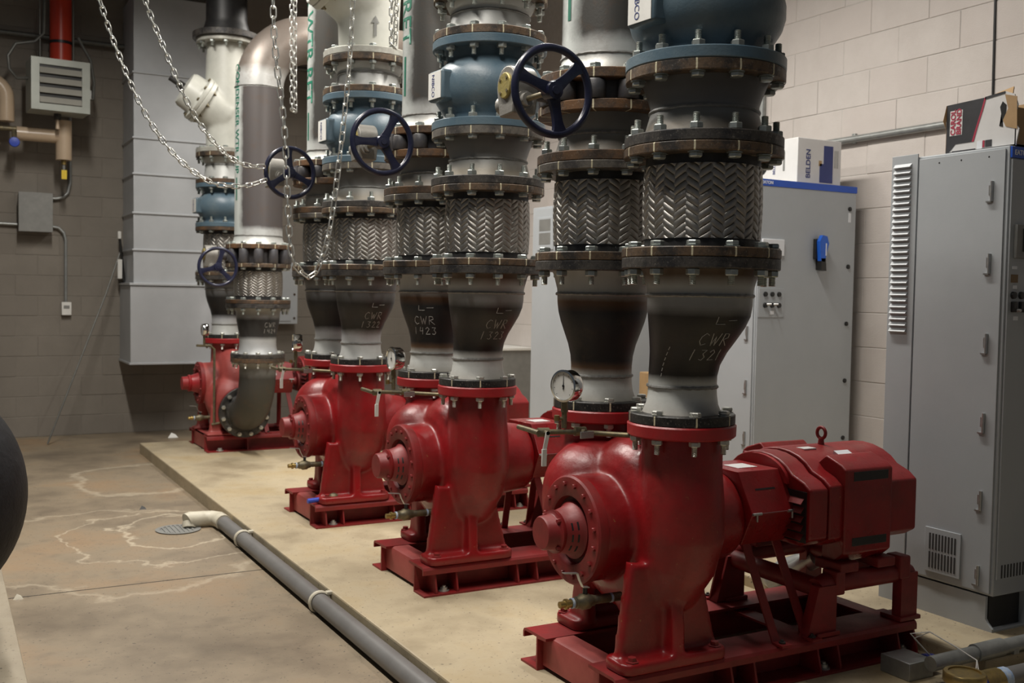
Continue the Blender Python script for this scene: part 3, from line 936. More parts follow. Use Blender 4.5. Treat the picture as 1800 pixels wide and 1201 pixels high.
def pump(loc, label, name='pump'):
    t = thing(name, label, 'pump', loc, 'red centrifugal pumps')
    ob('casing', casing_mesh(), t)
    for yy, nm in ((0, 'discharge_flange'), (.46, 'suction_flange')):
        f = MB().lathe([(.10, .851), (.1655, .851), (.1715, .856), (.1725, .888), (.168, .893), (.10, .893)], 56).build(nm, M['redflange'], t, (0, yy, 0), 40)
    # end cover with bolts, recess, bearing housing
    cv = MB().at((-.243, YA, ZA), '-x').lathe([(.100, -.01), (.176, -.01), (.178, .004), (.178, .022), (.172, .028), (.118, .030), (.112, .026), (.108, .006), (.10, -.005)], 48).build('end_cover', M['red2'], t)
    bolt_ring(cv, M['red2'], -.271, YA, ZA, .150, 16)
    MB().at((-.25, YA, ZA), '-x').lathe([(0, 0), (.11, 0), (0, .001)], 32).build('cover_recess', M['redshade'], cv)
    bh = MB().at((-.25, YA, ZA), '-x').lathe([(0, 0), (.094, 0), (.094, .012), (.082, .02), (.068, .066), (.066, .072), (0, .073)], 40).build('bearing_housing', M['red2'], t)
    for (aa, xo) in ((188, .030), (188, .049), (158, .030), (158, .049), (218, .030), (218, .049), (20, .03), (20, .049)):
        a = math.radians(aa)
        rr = .0815-(xo-.02)/.046*.014
        q = MB()
        n = 5
        vs = []
        for i in range(n+1):
            b2 = a-.17+.34*i/n
            for (xx, r2) in ((xo, rr+.0006), (xo+.006, rr-.001)):
                vs.append((-.25-xx, YA+r2*math.cos(b2), ZA+r2*math.sin(b2)))
        q.add(vs, [(2*i, 2*i+1, 2*i+3, 2*i+2) for i in range(n)])
        q.build('guard_slot', M['blk'], bh, None, 0)
    bc = MB().at((-.322, YA, ZA), '-x').lathe([(0, 0), (.068, 0), (.070, .003), (.070, .012), (.060, .016), (.057, .020), (.055, .052), (.051, .058), (0, .059)], 36).build('bearing_cap', M['red2'], t)
    bolt_ring(bc, M['red2'], -.334, YA, ZA, .062, 4, .009, .012, 'cap_bolt', .5)
    # drive-side bearing stub
    ds = MB().at((.385, YA, ZA), 'x').lathe([(.02, 0), (.075, 0), (.072, .02), (.05, .035), (.03, .04), (.03, .11), (0, .11)], 28).build('drive_shaft_cap', M['red2'], t)
    bolt_ring(ds, M['red2'], .402, YA, ZA, .068, 6, .008, .008, 'cap_bolt', 0, 'x')
    # foot bolts
    fb = MB().lathe([(0, 0), (.022, 0), (.022, .003), (.014, .004), (.0135, .015), (0, .016)], 6).mesh('foot_bolt', M['red2'], 30)
    for (x, y) in ((-.205, -.045), (.125, -.04), (-.125, .48), (.125, .48)):
        ob('foot_bolt', fb, t, (x, y, .164))
    MB().lathe([(0, 0), (.02, 0), (.02, .006), (.013, .007), (.012, .02), (0, .02)], 8).build('plug', M['red2'], t, (-.055, .15, .772))
    return t
def guard(loc, label, x0=.345, x1=.545):
    """coupling guard: six-sided hood on four strap legs"""
    t = thing('coupling_guard', label, 'machine guard', loc, 'red coupling guards')
    hexp = [(YA-.105, .69), (YA+.105, .69), (YA+.185, .555), (YA+.13, .44), (YA-.13, .44), (YA-.185, .555)]
    g = MB().prism(hexp, 'x', x0, x1).build('hood', M['red'], t, None, 0)
    b = g.modifiers.new('b', 'BEVEL'); b.width = .003; b.segments = 2
    # sloping front panel slot and hinge seam
    p0 = Vector((0, YA-.105, .69)); p1 = Vector((0, YA-.185, .555))
    def on(x, q, o=.0008):
        p = p0+(p1-p0)*q
        nrm = Vector((0, -(p0.z-p1.z), -(p0.y-p1.y)*-1)).normalized()
        nrm = Vector((0, -.86, .51))
        p = p+nrm*o
        return (x, p.y, p.z)
    MB().add([on(x0+.05, .42), on(x0+.14, .42), on(x0+.14, .46), on(x0+.05, .46)], [(0, 3, 2, 1)]).build('slot', M['blk'], t, None, 0)
    MB().add([on(x0-.001, .98, .0015), on(x1+.001, .98, .0015), on(x1+.001, 1.0, .003), on(x0-.001, 1.0, .003)], [(0, 3, 2, 1)]).build('seam_strip', M['redshade'], t, None, 0)
    for xx in (x0+.02, x1-.02):
        mb = MB().cyl((xx-.02, YA-.187, .556), (xx+.02, YA-.187, .556), .005, n=8)
        mb.cyl((xx, YA-.187, .556), (xx, YA-.187, .53), .004, n=8)
        mb.build('latch', M['steel'], t)
    MB().box(x0+.05, x1-.06, YA-.05, YA+.03, .6895, .6915).build('warning_sticker', M['cartonw'], t, None, 0)
    for (xa, xb, yb, ya) in ((x0+.008, x0+.042, -.03, YA-.115), (x1-.055, x1-.02, -.03, YA-.115), (x0+.008, x0+.042, .47, YA+.115), (x1-.055, x1-.02, .47, YA+.115)):
        dx = .035
        q = MB()
        z0, z1 = .128, .47
        th = .007 if yb < YA else -.007
        q.add([(xa+dx, yb, z0), (xb+dx, yb, z0), (xb+dx, yb+th, z0), (xa+dx, yb+th, z0), (xa, ya, z1), (xb, ya, z1), (xb, ya+th, z1), (xa, ya+th, z1)],
              [(0, 3, 2, 1), (4, 5, 6, 7), (0, 1, 5, 4), (1, 2, 6, 5), (2, 3, 7, 6), (3, 0, 4, 7)])
        q.box(xa+dx-.005, xb+dx+.005, min(yb-.05*(1 if yb < YA else 0), yb), max(yb, yb+.05*(0 if yb < YA else 1)), .1265, .134)
        q.build('leg', M['red2'], t, None, 0)
        MB().lathe([(0, 0), (.012, 0), (.012, .006), (.006, .007), (.006, .012), (0, .012)], 6).build('leg_bolt', M['fl_dark'], t, ((xa+xb)/2+dx, yb-.025 if yb < YA else yb+.025, .134))
    return t
def motor_stand(loc, label):
    t = thing('motor_stand', label, 'motor stand', loc, 'red motor stands')
    for yy in (-.01, .46):
        path = [(.60, yy, .285), (.64, yy, .297), (1.02, yy, .297), (1.06, yy, .285)]
        MB().tube(path, .036, 14).build('top_rail', M['red2'], t)
        for (xa, xb) in ((.575, .66), (.985, 1.07)):
            s = 1 if xa < .8 else -1
            prof = [(xa-.05*(s > 0), .128), (xb+.05*(s < 0)*0, .128), (xb, .30), (xa, .30)] if s > 0 else [(xa, .128), (xb, .128), (xb, .30), (xa, .30)]
            MB().prism(prof, 'y', yy-.04, yy+.0).build('leg', M['red2'], t, None, 0)
            MB().bbox(xa-.012, xb+.012, yy-.05, yy+.045, .126, .142, .004).build('foot', M['red2'], t)
        MB().bbox(.655, .70, yy-.042, yy+.03, .26, .345, .008).build('mount_block', M['red2'], t)
        MB().bbox(.975, 1.03, yy-.042, yy+.03, .28, .365, .008).build('mount_block', M['red2'], t)
    for xx in (.62, 1.03):
        MB().cyl((xx, 0, .283), (xx, .45, .283), .034, n=14).build('cross_tube', M['red2'], t)
    return t
def motor(loc, label):
    """open drip-proof motor: boxed frame with rounded crown, end bell, louvred intakes, eye bolt"""
    t = thing('electric_motor', label, 'motor', loc, 'red electric motors')
    def sect(hw, zs, crown, zb, wtop):
        """half-octagon with rounded crown, y-z"""
        p = [(YA-hw, zb), (YA-hw, zs), (YA-hw+.035, zs+.025)]
        for k in range(9):
            a = math.radians(150-120*k/8)
            p.append((YA+wtop*math.cos(a)/math.cos(math.radians(30)), zs+.045+(crown-zs-.045)*(math.sin(a)-.5)/.5))
        p += [(YA+hw-.035, zs+.025), (YA+hw, zs), (YA+hw, zb), (YA+hw-.05, zb-.03), (YA-hw+.05, zb-.03)]
        return p
    fr = MB().prism(sect(.255, .640, .745, .455, .165), 'x', .635, 1.075).build('frame', M['red'], t, None, 30)
    b = fr.modifiers.new('b', 'BEVEL'); b.width = .008; b.segments = 2; b.limit_method = 'ANGLE'; b.harden_normals = True
    eb = MB().prism(sect(.252, .632, .738, .460, .160), 'x', .545, .632).build('end_bell', M['red'], t, None, 30)
    b = eb.modifiers.new('b', 'BEVEL'); b.width = .010; b.segments = 2; b.limit_method = 'ANGLE'; b.harden_normals = True
    # name arch on the drive end and shaft boss
    arch = [(YA+.150*math.cos(math.radians(180-180*k/14)), .642+.088*math.sin(math.radians(180-180*k/14))) for k in range(15)]
    MB().prism(arch, 'x', .532, .548).build('name_arch', M['redflange'], eb, None, 30)
    me = text_mesh('US MOTORS', .034, M['redfaded'], .002)
    tx = ob('cast_lettering', me, eb)
    tx.matrix_local = Matrix.Translation((.530, YA, .672)) @ Matrix(((0, 0, -1, 0), (-1, 0, 0, 0), (0, 1, 0, 0), (0, 0, 0, 1)))
    MB().at((.545, YA, ZA), '-x').lathe([(0, 0), (.09, 0), (.08, .03), (.035, .035), (.028, .05), (.028, .10), (0, .10)], 28).build('shaft_boss', M['red2'], eb)
    # side intake louvres in the drive end face
    MB().box(.541, .546, YA-.235, YA+.235, .448, .625).build('intake_recess', M['blk'], eb, None, 0)
    lv = MB().add([(0, -.07, .012), (0, .07, .012), (-.016, .07, -.006), (-.016, -.07, -.006), (.002, -.07, .012), (.002, .07, .012), (-.014, .07, -.008), (-.014, -.07, -.008)], [(0, 1, 2, 3), (7, 6, 5, 4), (3, 2, 6, 7), (0, 3, 7, 4), (1, 5, 6, 2), (0, 4, 5, 1)]).mesh('louver', M['red2'], 0)
    for sy in (-1, 1):
        for k in range(5):
            ob('louver', lv, eb, (.541, YA+sy*.155, .466+k*.031))
    # raised side vent housing on both flanks
    for sy in (-1, 1):
        y0 = YA+sy*.20; y1 = YA+sy*.262
        poly = [(YA+sy*.12, .700), (YA+sy*.17, .738), (YA+sy*.245, .712), (YA+sy*.268, .695), (YA+sy*.268, .40), (YA+sy*.22, .36), (YA+sy*.16, .36), (YA+sy*.16, .46)]
        v = MB().prism(poly, 'x', .695, .930).build('side_housing', M['red'], t, None, 30)
        b = v.modifiers.new('b', 'BEVEL'); b.width = .008; b.segments = 2; b.limit_method = 'ANGLE'; b.harden_normals = True
        for (za, zb) in ((.655, .688), (.425, .455)):
            ya, yb = sorted((YA+sy*.262, YA+sy*.2692))
            q = MB().bbox(.732, .905, ya, yb, za, zb, .003).build('vent_opening', M['blk'], v)
        # feet
        for xx in (.72, .905):
            MB().bbox(xx-.045, xx+.045, *sorted((YA+sy*.15, YA+sy*.275)), .335, .37, .006).build('foot', M['red2'], t)
    MB().prism([(YA-.13, .46), (YA+.13, .46), (YA+.10, .40), (YA-.10, .40)], 'x', .66, 1.02).build('belly', M['red2'], t, None, 30)
    eye = MB().torus((.845, YA, .788), .021, .0065, 'x', 24, 10)
    eye.cyl((.845, YA, .742), (.845, YA, .768), .013, .010, 12)
    e = eye.build('eye_bolt', M['red2'], t)
    e.rotation_euler = (0, 0, 0)
    MB().bbox(.565, .58, YA+.05, YA+.12, .66, .72, .01).build('lifting_lug', M['red2'], t)
    q = MB(); q.M = Matrix.Translation((.80, YA-.155, .7245)) @ Matrix.Rotation(math.radians(24), 4, 'X')
    q.box(-.035, .035, -.012, .022, .0, .012)
    q.build('sticker', M['print'], t, None, 0)
    MB().box(.70, .76, YA-.06, YA-.01, .739, .7435).build('sticker', M['cartonw'], t, None, 0)
    return t
def gauge_set(loc, label, face=0.0):
    """pressure gauge on a brass tee, fed by tubing with two lever valves"""
    t = thing('pressure_gauge', label, 'gauge', loc, 'pressure gauges')
    gx, gy, gz = -.308, .20, 1.0
    fd = Vector((math.sin(face), -math.cos(face), 0))
    g = MB().at((gx, gy, gz), fd)
    case = g.lathe([(0, -.03), (.045, -.03), (.050, -.022), (.050, .010), (.052, .012), (.052, .018), (.046, .020), (.044, .014), (0, .014)], 40).build('case', M['chrome'], t)
    MB().at((gx, gy, gz), fd).lathe([(.0, .0146), (.044, .0146), (.0, .0150)], 36).build('dial', M['white'], case)
    pt = MB().at((gx, gy, gz), fd)
    pt.add([(-.002, -.012, .0165), (.002, -.012, .0165), (.0008, .032, .0165), (-.0008, .032, .0165)], [(0, 1, 2, 3)])
    pt.lathe([(0, .0155), (.004, .0155), (.004, .018), (0, .018)], 10)
    for k in range(9):
        a = math.radians(-135+270*k/8)
        s_, c_ = math.sin(a), math.cos(a)
        pt.add([((.036*s_-.001*c_), (.036*c_+.001*s_), .0163), ((.036*s_+.001*c_), (.036*c_-.001*s_), .0163), ((.040*s_+.001*c_), (.040*c_-.001*s_), .0163), ((.040*s_-.001*c_), (.040*c_+.001*s_), .0163)], [(0, 1, 2, 3)])
    pt.build('needle', M['blk'], case, None, 0)
    st = MB()
    st.cyl((gx, gy+.01, gz-.045), (gx, gy+.01, gz-.085), .010, .012, 10)
    st.cyl((gx, gy+.01, gz-.08), (gx, gy+.01, .862), .009, n=10)
    st.cyl((gx, gy+.01, gz-.108), (gx-.028, gy+.01, gz-.104), .005, n=8)
    st.build('gauge_stem', M['brassold'], t)
    mb = MB().cyl((gx-.028, gy+.01, gz-.113), (gx-.028, gy+.01, gz-.095), .009, n=10)
    mb.build('bleed_knob', M['brass'], t)
    zt = .853
    tub = MB()
    tub.tube([(gx-.10, gy+.13, zt+.004), (gx-.10, gy+.05, zt+.002), (gx-.10, gy, zt)], .0085, 10)
    tub.tube([(gx-.10, gy+.02, zt), (gx, gy+.005, zt-.002), (gx+.075, gy-.02, zt-.006), (gx+.16, gy-.07, zt-.010), (-.10, .06, zt-.008), (-.09, .02, zt-.02)], .0085, 10)
    tub.build('tubing', M['brassold'], t)
    for k, (vx, vy) in enumerate(((gx-.075, gy+.014), (gx+.05, gy-.008))):
        mb = MB()
        mb.cyl((vx-.018, vy+.004, zt-.001), (vx+.018, vy-.004, zt-.001), .015, n=10)
        mb.cyl((vx, vy-.01, zt), (vx, vy-.03, zt), .007, n=8)
        v = mb.build('valve_body', M['brassold'], t)
        lv = MB()
        if k == 0:
            lv.add([(vx-.007, vy-.03, zt+.004), (vx+.007, vy-.03, zt+.004), (vx-.004, vy-.03, zt-.05), (vx-.018, vy-.03, zt-.05), (vx-.007, vy-.027, zt+.004), (vx+.007, vy-.027, zt+.004), (vx-.004, vy-.027, zt-.05), (vx-.018, vy-.027, zt-.05)], [(0, 3, 2, 1), (4, 5, 6, 7), (0, 1, 5, 4), (1, 2, 6, 5), (2, 3, 7, 6), (3, 0, 4, 7)])
            lv.bbox(vx-.021, vx-.004, vy-.032, vy-.025, zt-.105, zt-.05, .003)
        else:
            lv.bbox(vx-.02, vx+.03, vy-.036, vy-.030, zt-.020, zt+.002, .004)
        lv.build('lever', M['white'] if k == 0 else M['steel'], v)
    return t
def drain(loc, label):
    """ball valve drain sticking out of the casing towards the aisle"""
    t = thing('drain_valve', label, 'valve', loc, 'small brass drain valves')
    y, z = .10, .325
    MB().cyl((-.15, y, z), (-.262, y, z+.001), .0145, n=14).build('nipple', M['brassold'], t)
    MB().at((-.205, y, z), '-x').lathe([(.014, -.02), (.0155, -.02), (.0155, -.012), (.014, -.012)], 14).build('thread_tape', M['teflon'], t)
    MB().at((-.255, y, z), '-x').lathe([(0, 0), (.017, 0), (.019, .012), (.025, .02), (.026, .045), (.02, .055), (.019, .066), (.0155, .068), (.0155, .076), (0, .076)], 18).build('valve_body', M['brassold'], t)
    MB().at((-.331, y, z), '-x').lathe([(.014, 0), (.0165, 0), (.0165, .008), (.014, .008)], 14).build('thread_tape', M['teflon'], t)
    MB().at((-.331, y, z), '-x').lathe([(0, 0), (.013, 0), (.013, .022), (.017, .022), (.017, .03), (.011, .032), (.011, .05), (0, .051)], 12).build('hose_plug', M['brass'], t)
    st = MB().cyl((-.287, y, z+.02), (-.287, y, z+.045), .008, n=10)
    st.build('stem', M['blk'], t)
    lv = MB()
    pts = [(-.275, z+.043), (-.297, z+.046), (-.31, z+.07), (-.318, z+.092), (-.37, z+.098)]
    for a, b in zip(pts, pts[1:]):
        lv.add([(a[0], y-.008, a[1]), (b[0], y-.008, b[1]), (b[0], y+.008, b[1]), (a[0], y+.008, a[1]), (a[0], y-.008, a[1]+.003), (b[0], y-.008, b[1]+.003), (b[0], y+.008, b[1]+.003), (a[0], y+.008, a[1]+.003)], [(0, 1, 2, 3), (7, 6, 5, 4), (0, 4, 5, 1), (2, 6, 7, 3), (1, 5, 6, 2), (3, 7, 4, 0)])
    lv.build('lever', M['steel'], t)
    return t

WHICH = ['nearest red pump', 'second-nearest red pump', 'third-nearest red pump', 'farthest red pump']
base0 = pump_base((0, 0, 0), 'red channel steel base frame under the nearest pump and its motor')
pump0 = pump((0, 0, 0), 'nearest red centrifugal pump with both flanges on top')
guard0 = guard((0, 0, 0), 'red hood guard over the coupling of the nearest pump')
stand0 = motor_stand((0, 0, 0), 'red pipe stand under the nearest motor')
motor0 = motor((0, 0, 0), 'nearest red electric motor with an eye bolt on top')
drain0 = drain((0, 0, 0), 'brass drain valve low on the nearest red pump')
GA = [math.radians(-32), math.radians(-78), math.radians(-92)]
for i in (1, 2):
    L = (0, i*S, 0)
    copy_tree(base0, L, 'red channel steel base frame under the %s' % WHICH[i])
    copy_tree(pump0, L, '%s centrifugal pump with both flanges on top' % ('second red' if i == 1 else 'third red'))
    copy_tree(guard0, L, 'red hood guard over the coupling of the %s' % WHICH[i])
    copy_tree(stand0, L, 'red pipe stand under the motor of the %s' % WHICH[i])
    copy_tree(motor0, L, 'red electric motor behind the %s' % WHICH[i])
    copy_tree(drain0, L, 'brass drain valve low on the %s' % WHICH[i])
for i in range(3):
    gauge_set((0, i*S, 0), 'round pressure gauge with brass tubing on the %s' % WHICH[i], [-1.25, -1.5, -1.8][i])

# ------------------------------------------------------------------ risers of pumps 1-3
FX, FY, RYc, RYo = -.007, -.083, .46, -.012
def cwr(num, th, u=-.03):
    return (th, [('CWR', u, .252, .038, .036), (num, u-.008, .205, .034, .03), ('L-', u+.03, .318, .022, .04)])
def near_th(x, y): return math.atan2(-2.606-y, -2.0709-x)
for i in range(3):
    wq = WHICH[i]
    o = Vector((0, i*S, 0))
    # --- front riser
    nt_ = near_th(0, i*S)
    reducer(o+Vector((0, 0, .893)), (FX, FY), M['red_f'] if i < 2 else M['red_w'], 'dark reducer chalked CWR %s on the front riser of the %s' % (['1321', '1323', '1322'][i], wq),
            (lambda q: (q[0], q[1]+([('1', -.112, .150+.017*k, .010, .012) for k in range(6)] if i == 0 else [])))(cwr(['1321', '1323', '1322'][i], nt_+math.radians([20, 18, 14][i]))))
    f0 = o+Vector((FX, FY, 0))
    flex(f0+Vector((0, 0, 1.408)), .331, 'braided steel flexible connector on the front riser of the %s' % wq)
    spool(f0+Vector((0, 0, 1.739)), .233, [M['spool'], M['spool_l'], M['spool_l']][i], 'short grey spool above the front braided connector of the %s' % wq, ('fl_dark', ['fl_brown', 'fl_grey', 'fl_grey'][i]))
    check_valve(f0+Vector((0, 0, 1.972)), 'blue check valve on the front riser of the %s' % wq)
    spool(f0+Vector((0, 0, 2.3415)), .20, M['spool_w'], 'pale flanged spool above the blue check valve of the %s' % wq, ('fl_brown', 'fl_brown'), flip_top=False, wz=.55)
    # --- rear riser
    r0 = o+Vector((0, RYc, 0))
    reducer(r0+Vector((0, 0, .893)), (FX, RYo), M['red_r'] if i < 2 else M['red_w'], ['rusty black tapered reducer on the rear riser of the nearest red pump', 'rusty black reducer chalked CWR 1423 on the rear riser of the second red pump', 'plain dark tapered reducer on the rear riser of the third red pump'][i],
            cwr('1423', near_th(0, S+.46)-math.radians(20), -.05) if i == 1 else None)
    r1 = r0+Vector((FX, RYo, 0))
    flex(r1+Vector((0, 0, 1.408)), .331, 'braided steel flexible connector on the rear riser of the %s' % wq, ('fl_brown', 'fl_grey'))
    spool(r1+Vector((0, 0, 1.739)), .20, [M['spool'], M['spool'], M['spool']][i], 'short grey flanged spool below the butterfly valve of the %s' % wq, ('fl_rust', 'fl_rustt'), bolts=False, wz=.45)
    butterfly(r1+Vector((0, 0, 1.9395)), 'dark butterfly valve with navy handwheel on the rear riser of the %s' % wq, [math.radians(42), math.radians(62), math.radians(95)][i],
              wheel=[(-.372, -.245, -.012), (-.372, -.25, .0), (-.345, -.25, .005)][i])
    th = math.radians(180)
    rz = 2.0085
    riser(r1+Vector((0, 0, rz)), 2.4, ['dark riser pipe with a white stencil stripe behind the big navy handwheel', 'dark riser pipe stenciled in green between the second and third handwheels', 'steel riser pipe stenciled WTR RET in green left of the third pump valves'][i],
          M['riser'], ('CONDENSER WTR RET', {0: .48, 1: .42, 2: .37}[i], th), .125, line=({0: .22, 1: .19, 2: .16}[i], {0: .44, 1: .37, 2: .32}[i], th))

def wye(loc, label, H=.78, leg=(-1, 0, .6), bolts=True):
    """Y-pattern strainer body with inclined capped leg"""
    t = thing('wye_strainer', label, 'valve', loc, 'ivory wye strainers')
    flange('lower_flange', t, M['fl_white'], RU, .036, 0, .14)
    mb = MB()
    mb.lathe([(0, .03), (.158, .03), (.162, .09), (.165, .2), (.175, .4), (.17, .55), (.16, H-.05), (.16, H-.03), (0, H-.03)], 40)
    d = Vector(leg).normalized()
    a = Vector((.0, 0, .31)); e = a+d*.21
    mb.cyl(a, e, .185, .175, 36)
    ob('strainer_body', remesh(mb, M['ivory'], .012, 8), t)
    MB().at(e-d*.01, d).lathe([(.12, 0), (.196, 0), (.198, .004), (.198, .032), (.194, .036), (.12, .036)], 48).build('leg_flange', M['ivory'], t)
    cap = MB().at(e+d*.028, d).lathe([(.10, 0), (.196, 0), (.198, .004), (.198, .028), (.194, .032), (.165, .034), (.155, .05), (.15, .13), (.135, .155), (.05, .165), (0, .166)], 48).build('bonnet', M['ivory'], t)
    MB().at(e+d*.19, d).lathe([(0, 0), (.035, 0), (.035, .05), (.022, .055), (.022, .13), (0, .13)], 12).build('stem', M['black'], cap)
    bm_ = bolt_mesh('bonnet_bolt', M['brassold'], .034, .036, .015, .008, .010, .014, .012, False)
    qd = d.to_track_quat('Z', 'Y')
    for i in range(10):
        an = 2*PI*(i+.5)/10
        p = e+d*.027+qd @ Vector((.178*math.cos(an), .178*math.sin(an), 0))
        o = ob('bonnet_bolt', bm_, t, p)
        o.rotation_mode = 'QUATERNION'; o.rotation_quaternion = qd
    flange('upper_flange', t, M['fl_white'], RU, .036, H-.036, .14)
    if bolts: add_bolts(t, B12, H, 12, .216)
    return t
w3 = wye(Vector((FX, 2*S+FY, 2.5415)), 'ivory wye strainer cut by the top edge above the third red pump')
wye(Vector((FX, S+FY, 2.5415)), 'ivory wye strainer above the second red pump, almost out of the picture')
# flow arrow cast on the third pump's strainer
mb = MB()
th = near_th(0, 2*S)+math.radians(12)
for (a, b, c, d) in ((-.008, .008, .10, .19), (-.02, .02, .19, .20)):
    pass
vs = [(-.007, .10), (.007, .10), (.007, .17), (.022, .17), (0, .21), (-.022, .17), (-.007, .17)]
mb.add([(.1685*math.cos(th+u/.1685), .1685*math.sin(th+u/.1685), z) for u, z in vs], [tuple(range(7))])
mb.build('flow_arrow', M['grey'], w3, None, 0)
for i in (1, 2):
    t = thing('riser_pipe', ['', 'upper pipe above the strainer of the second red pump', 'upper pipe above the strainer of the third red pump'][i], 'pipe', (FX, i*S+FY, 3.3215), 'steel riser pipes')
    flange('lower_flange', t, M['fl_dark'], RU, .034, 0, .14)
    MB().lathe([(.186, .034), (.165, .08), (.162, .1), (.162, 1.8)], 40).build('pipe_body', M['slate'], t)

# ------------------------------------------------------------------ fourth (far) pump: suction elbow in front, discharge riser behind
Y4 = 5.75
def far_pump():
    t = thing('pump', 'farthest red pump with a bare elbow bolted to its front', 'pump', (0, Y4, 0), 'red centrifugal pumps')
    ya, za = .26, .53
    mb = MB()
    mb.torus((.06, ya, za), .15, .135, 'x', 36, 18, sx=.95)
    mb.at((-.19, ya, za), 'x').lathe([(0, 0), (.165, 0), (.17, .12), (.19, .25), (.16, .40), (.14, .52), (0, .55)], 36)
    mb.M = None
    mb.lathe([(0, .45), (.125, .45), (.118, .70), (.115, .865), (0, .865)], 32, lambda z: (.035, .35))
    mb.cyl((.08, .30, .36), (.08, -.09, .32), .20, .16, 32)
    mb.sph((.05, .12, .40), .23, .20, .22, 24, 14)
    for (x, y, zt_) in ((-.12, .02, .36), (.15, .02, .30), (-.12, .46, .40), (.15, .46, .40)):
        mb.prism([(x-.05, .13), (x+.05, .13), (x+.035, zt_), (x-.035, zt_)], 'y', y-.03, y+.03)
    mb.bbox(-.20, .24, -.05, .07, .126, .15, .01)
    mb.bbox(-.20, .24, .41, .53, .126, .15, .01)
    ob('casing', remesh(mb, M['redfaded'], .011, 6), t)
    MB().lathe([(.09, .851), (.166, .851), (.1715, .856), (.1725, .888), (.168, .893), (.09, .893)], 48).build('discharge_flange', M['redflange'], t, (.035, .35, 0))
    MB().at((.08, -.105, .32), '-y').lathe([(.10, -.04), (.20, -.04), (.203, -.035), (.203, .0), (.10, .0)], 48).build('suction_flange', M['red2'], t)
    cv = MB().at((-.19, ya, za), '-x').lathe([(.10, -.01), (.17, -.01), (.172, .02), (.115, .026), (.108, .004)], 40).build('end_cover', M['red2'], t)
    bolt_ring(cv, M['red2'], -.213, ya, za, .145, 12)
    MB().at((-.195, ya, za), '-x').lathe([(0, 0), (.11, 0), (0, .001)], 28).build('cover_recess', M['redshade'], cv)
    MB().at((-.195, ya, za), '-x').lathe([(0, 0), (.092, 0), (.08, .02), (.064, .07), (.068, .075), (.068, .09), (.055, .095), (.053, .14), (0, .142)], 32).build('bearing_cap', M['redflange'], t)
    return t
far_pump()
def far_base():
    t = thing('steel_skid', 'red channel steel base frame under the farthest pump', 'skid', (0, Y4, 0), 'red steel pump bases')
    for s in (1, -1):
        yy = lambda y: y if s > 0 else .53-y
        prof = [(-.077, 0), (.036, 0), (.036, .112), (.09, .116), (.09, .126), (-.058, .126), (-.064, .112), (-.064, .096), (-.056, .096), (-.056, .116), (.028, .116), (.028, .008), (-.077, .008)]
        MB().prism([(yy(y), z) for y, z in prof], 'x', -.205, 1.25).build('side_rail', M['red2'], t, None, 30)
        for gx in (.12, .62):
            MB().prism([(yy(-.070), .008), (yy(-.050), .116), (yy(.03), .116), (yy(.03), .008)], 'x', gx-.004, gx+.004).build('gusset', M['red2'], t, None, 0)
        MB().lathe([(0, .008), (.03, .008), (.03, .013), (.018, .014), (.017, .03), (0, .031)], 12).build('anchor_bolt', M['galb'], t, (-.10, yy(-.05), 0))
    MB().box(-.19, -.18, .034, .50, .01, .126).box(-.19, -.10, .034, .50, .118, .126).build('end_channel', M['redfaded'], t, None, 0)
    MB().box(.5, .58, .034, .50, .098, .106).build('cross_member', M['red2'], t, None, 0)
    return t
far_base()
g4 = guard((-.06, Y4+.04, 0), 'red hood guard with a white label beside the elbow of the farthest pump', .30, .60)
MB().add([(.33, YA-.1075, .689), (.45, YA-.1075, .689), (.46, YA-.165, .592), (.34, YA-.165, .592)], [(0, 3, 2, 1)]).build('white_label', M['cartonw'], g4, None, 0)
copy_tree(stand0, (.1, Y4+.04, 0), 'red pipe stand under the motor of the farthest pump')
copy_tree(motor0, (.1, Y4+.04, 0), 'farthest red electric motor, mostly hidden behind the third pump')
copy_tree(drain0, (.06, Y4-.02, -.06), 'brass drain valve low on the farthest red pump')

# suction elbow and front column of the far pump at (.075, 5.22)
EX, EY = .075, 5.245
t = thing('pipe_elbow', 'bare dark steel elbow bolted to the front of the farthest pump', 'pipe fitting', (EX, EY, 0))
pts = []
yf, zc_ = 5.63-EY, .32
Rr = .36
for k in range(15):
    a = math.radians(90*k/14)
    pts.append((0, (yf-.02)-Rr*math.sin(a)*((yf-.02)/Rr), zc_+Rr*(1-math.cos(a))))
el = MB().tube([(0, yf, zc_)]+pts+[(0, 0, .73)], .137, 32, caps=False).build('elbow_body', M['elbow_s'], t, None, 60)
fl4 = MB().at((0, yf+.01, zc_), '-y').lathe([(.12, -.001), (.20, -.001), (.203, .003), (.203, .034), (.20, .037), (.155, .038), (.139, .07), (.12, .07)], 48).build('pump_side_flange', M['fl_dark'], t)
me = MB().at((0, 0, 0), '-y').lathe([(0, 0), (.017, 0), (.017, .014), (.01, .015), (.01, .03), (0, .03)], 6).mesh('bolt', M['galb'], 30)
for i in range(12):
    a = 2*PI*(i+.5)/12
    ob('bolt', me, t, (.178*math.cos(a), yf-.027, zc_+.178*math.sin(a)))
flange('upper_flange', t, M['fl_rust'], .203, .032, .748, .12)
MB().lathe([(.137, .70), (.140, .72), (.165, .748)], 40).build('weld_neck', M['elbow_s'], t)
B10 = bolt_mesh('elbow_bolt', M['galb'], .032, .032, .0175, .0095, .012, .017, .025)
add_bolts(t, B10, .78, 12, .18)
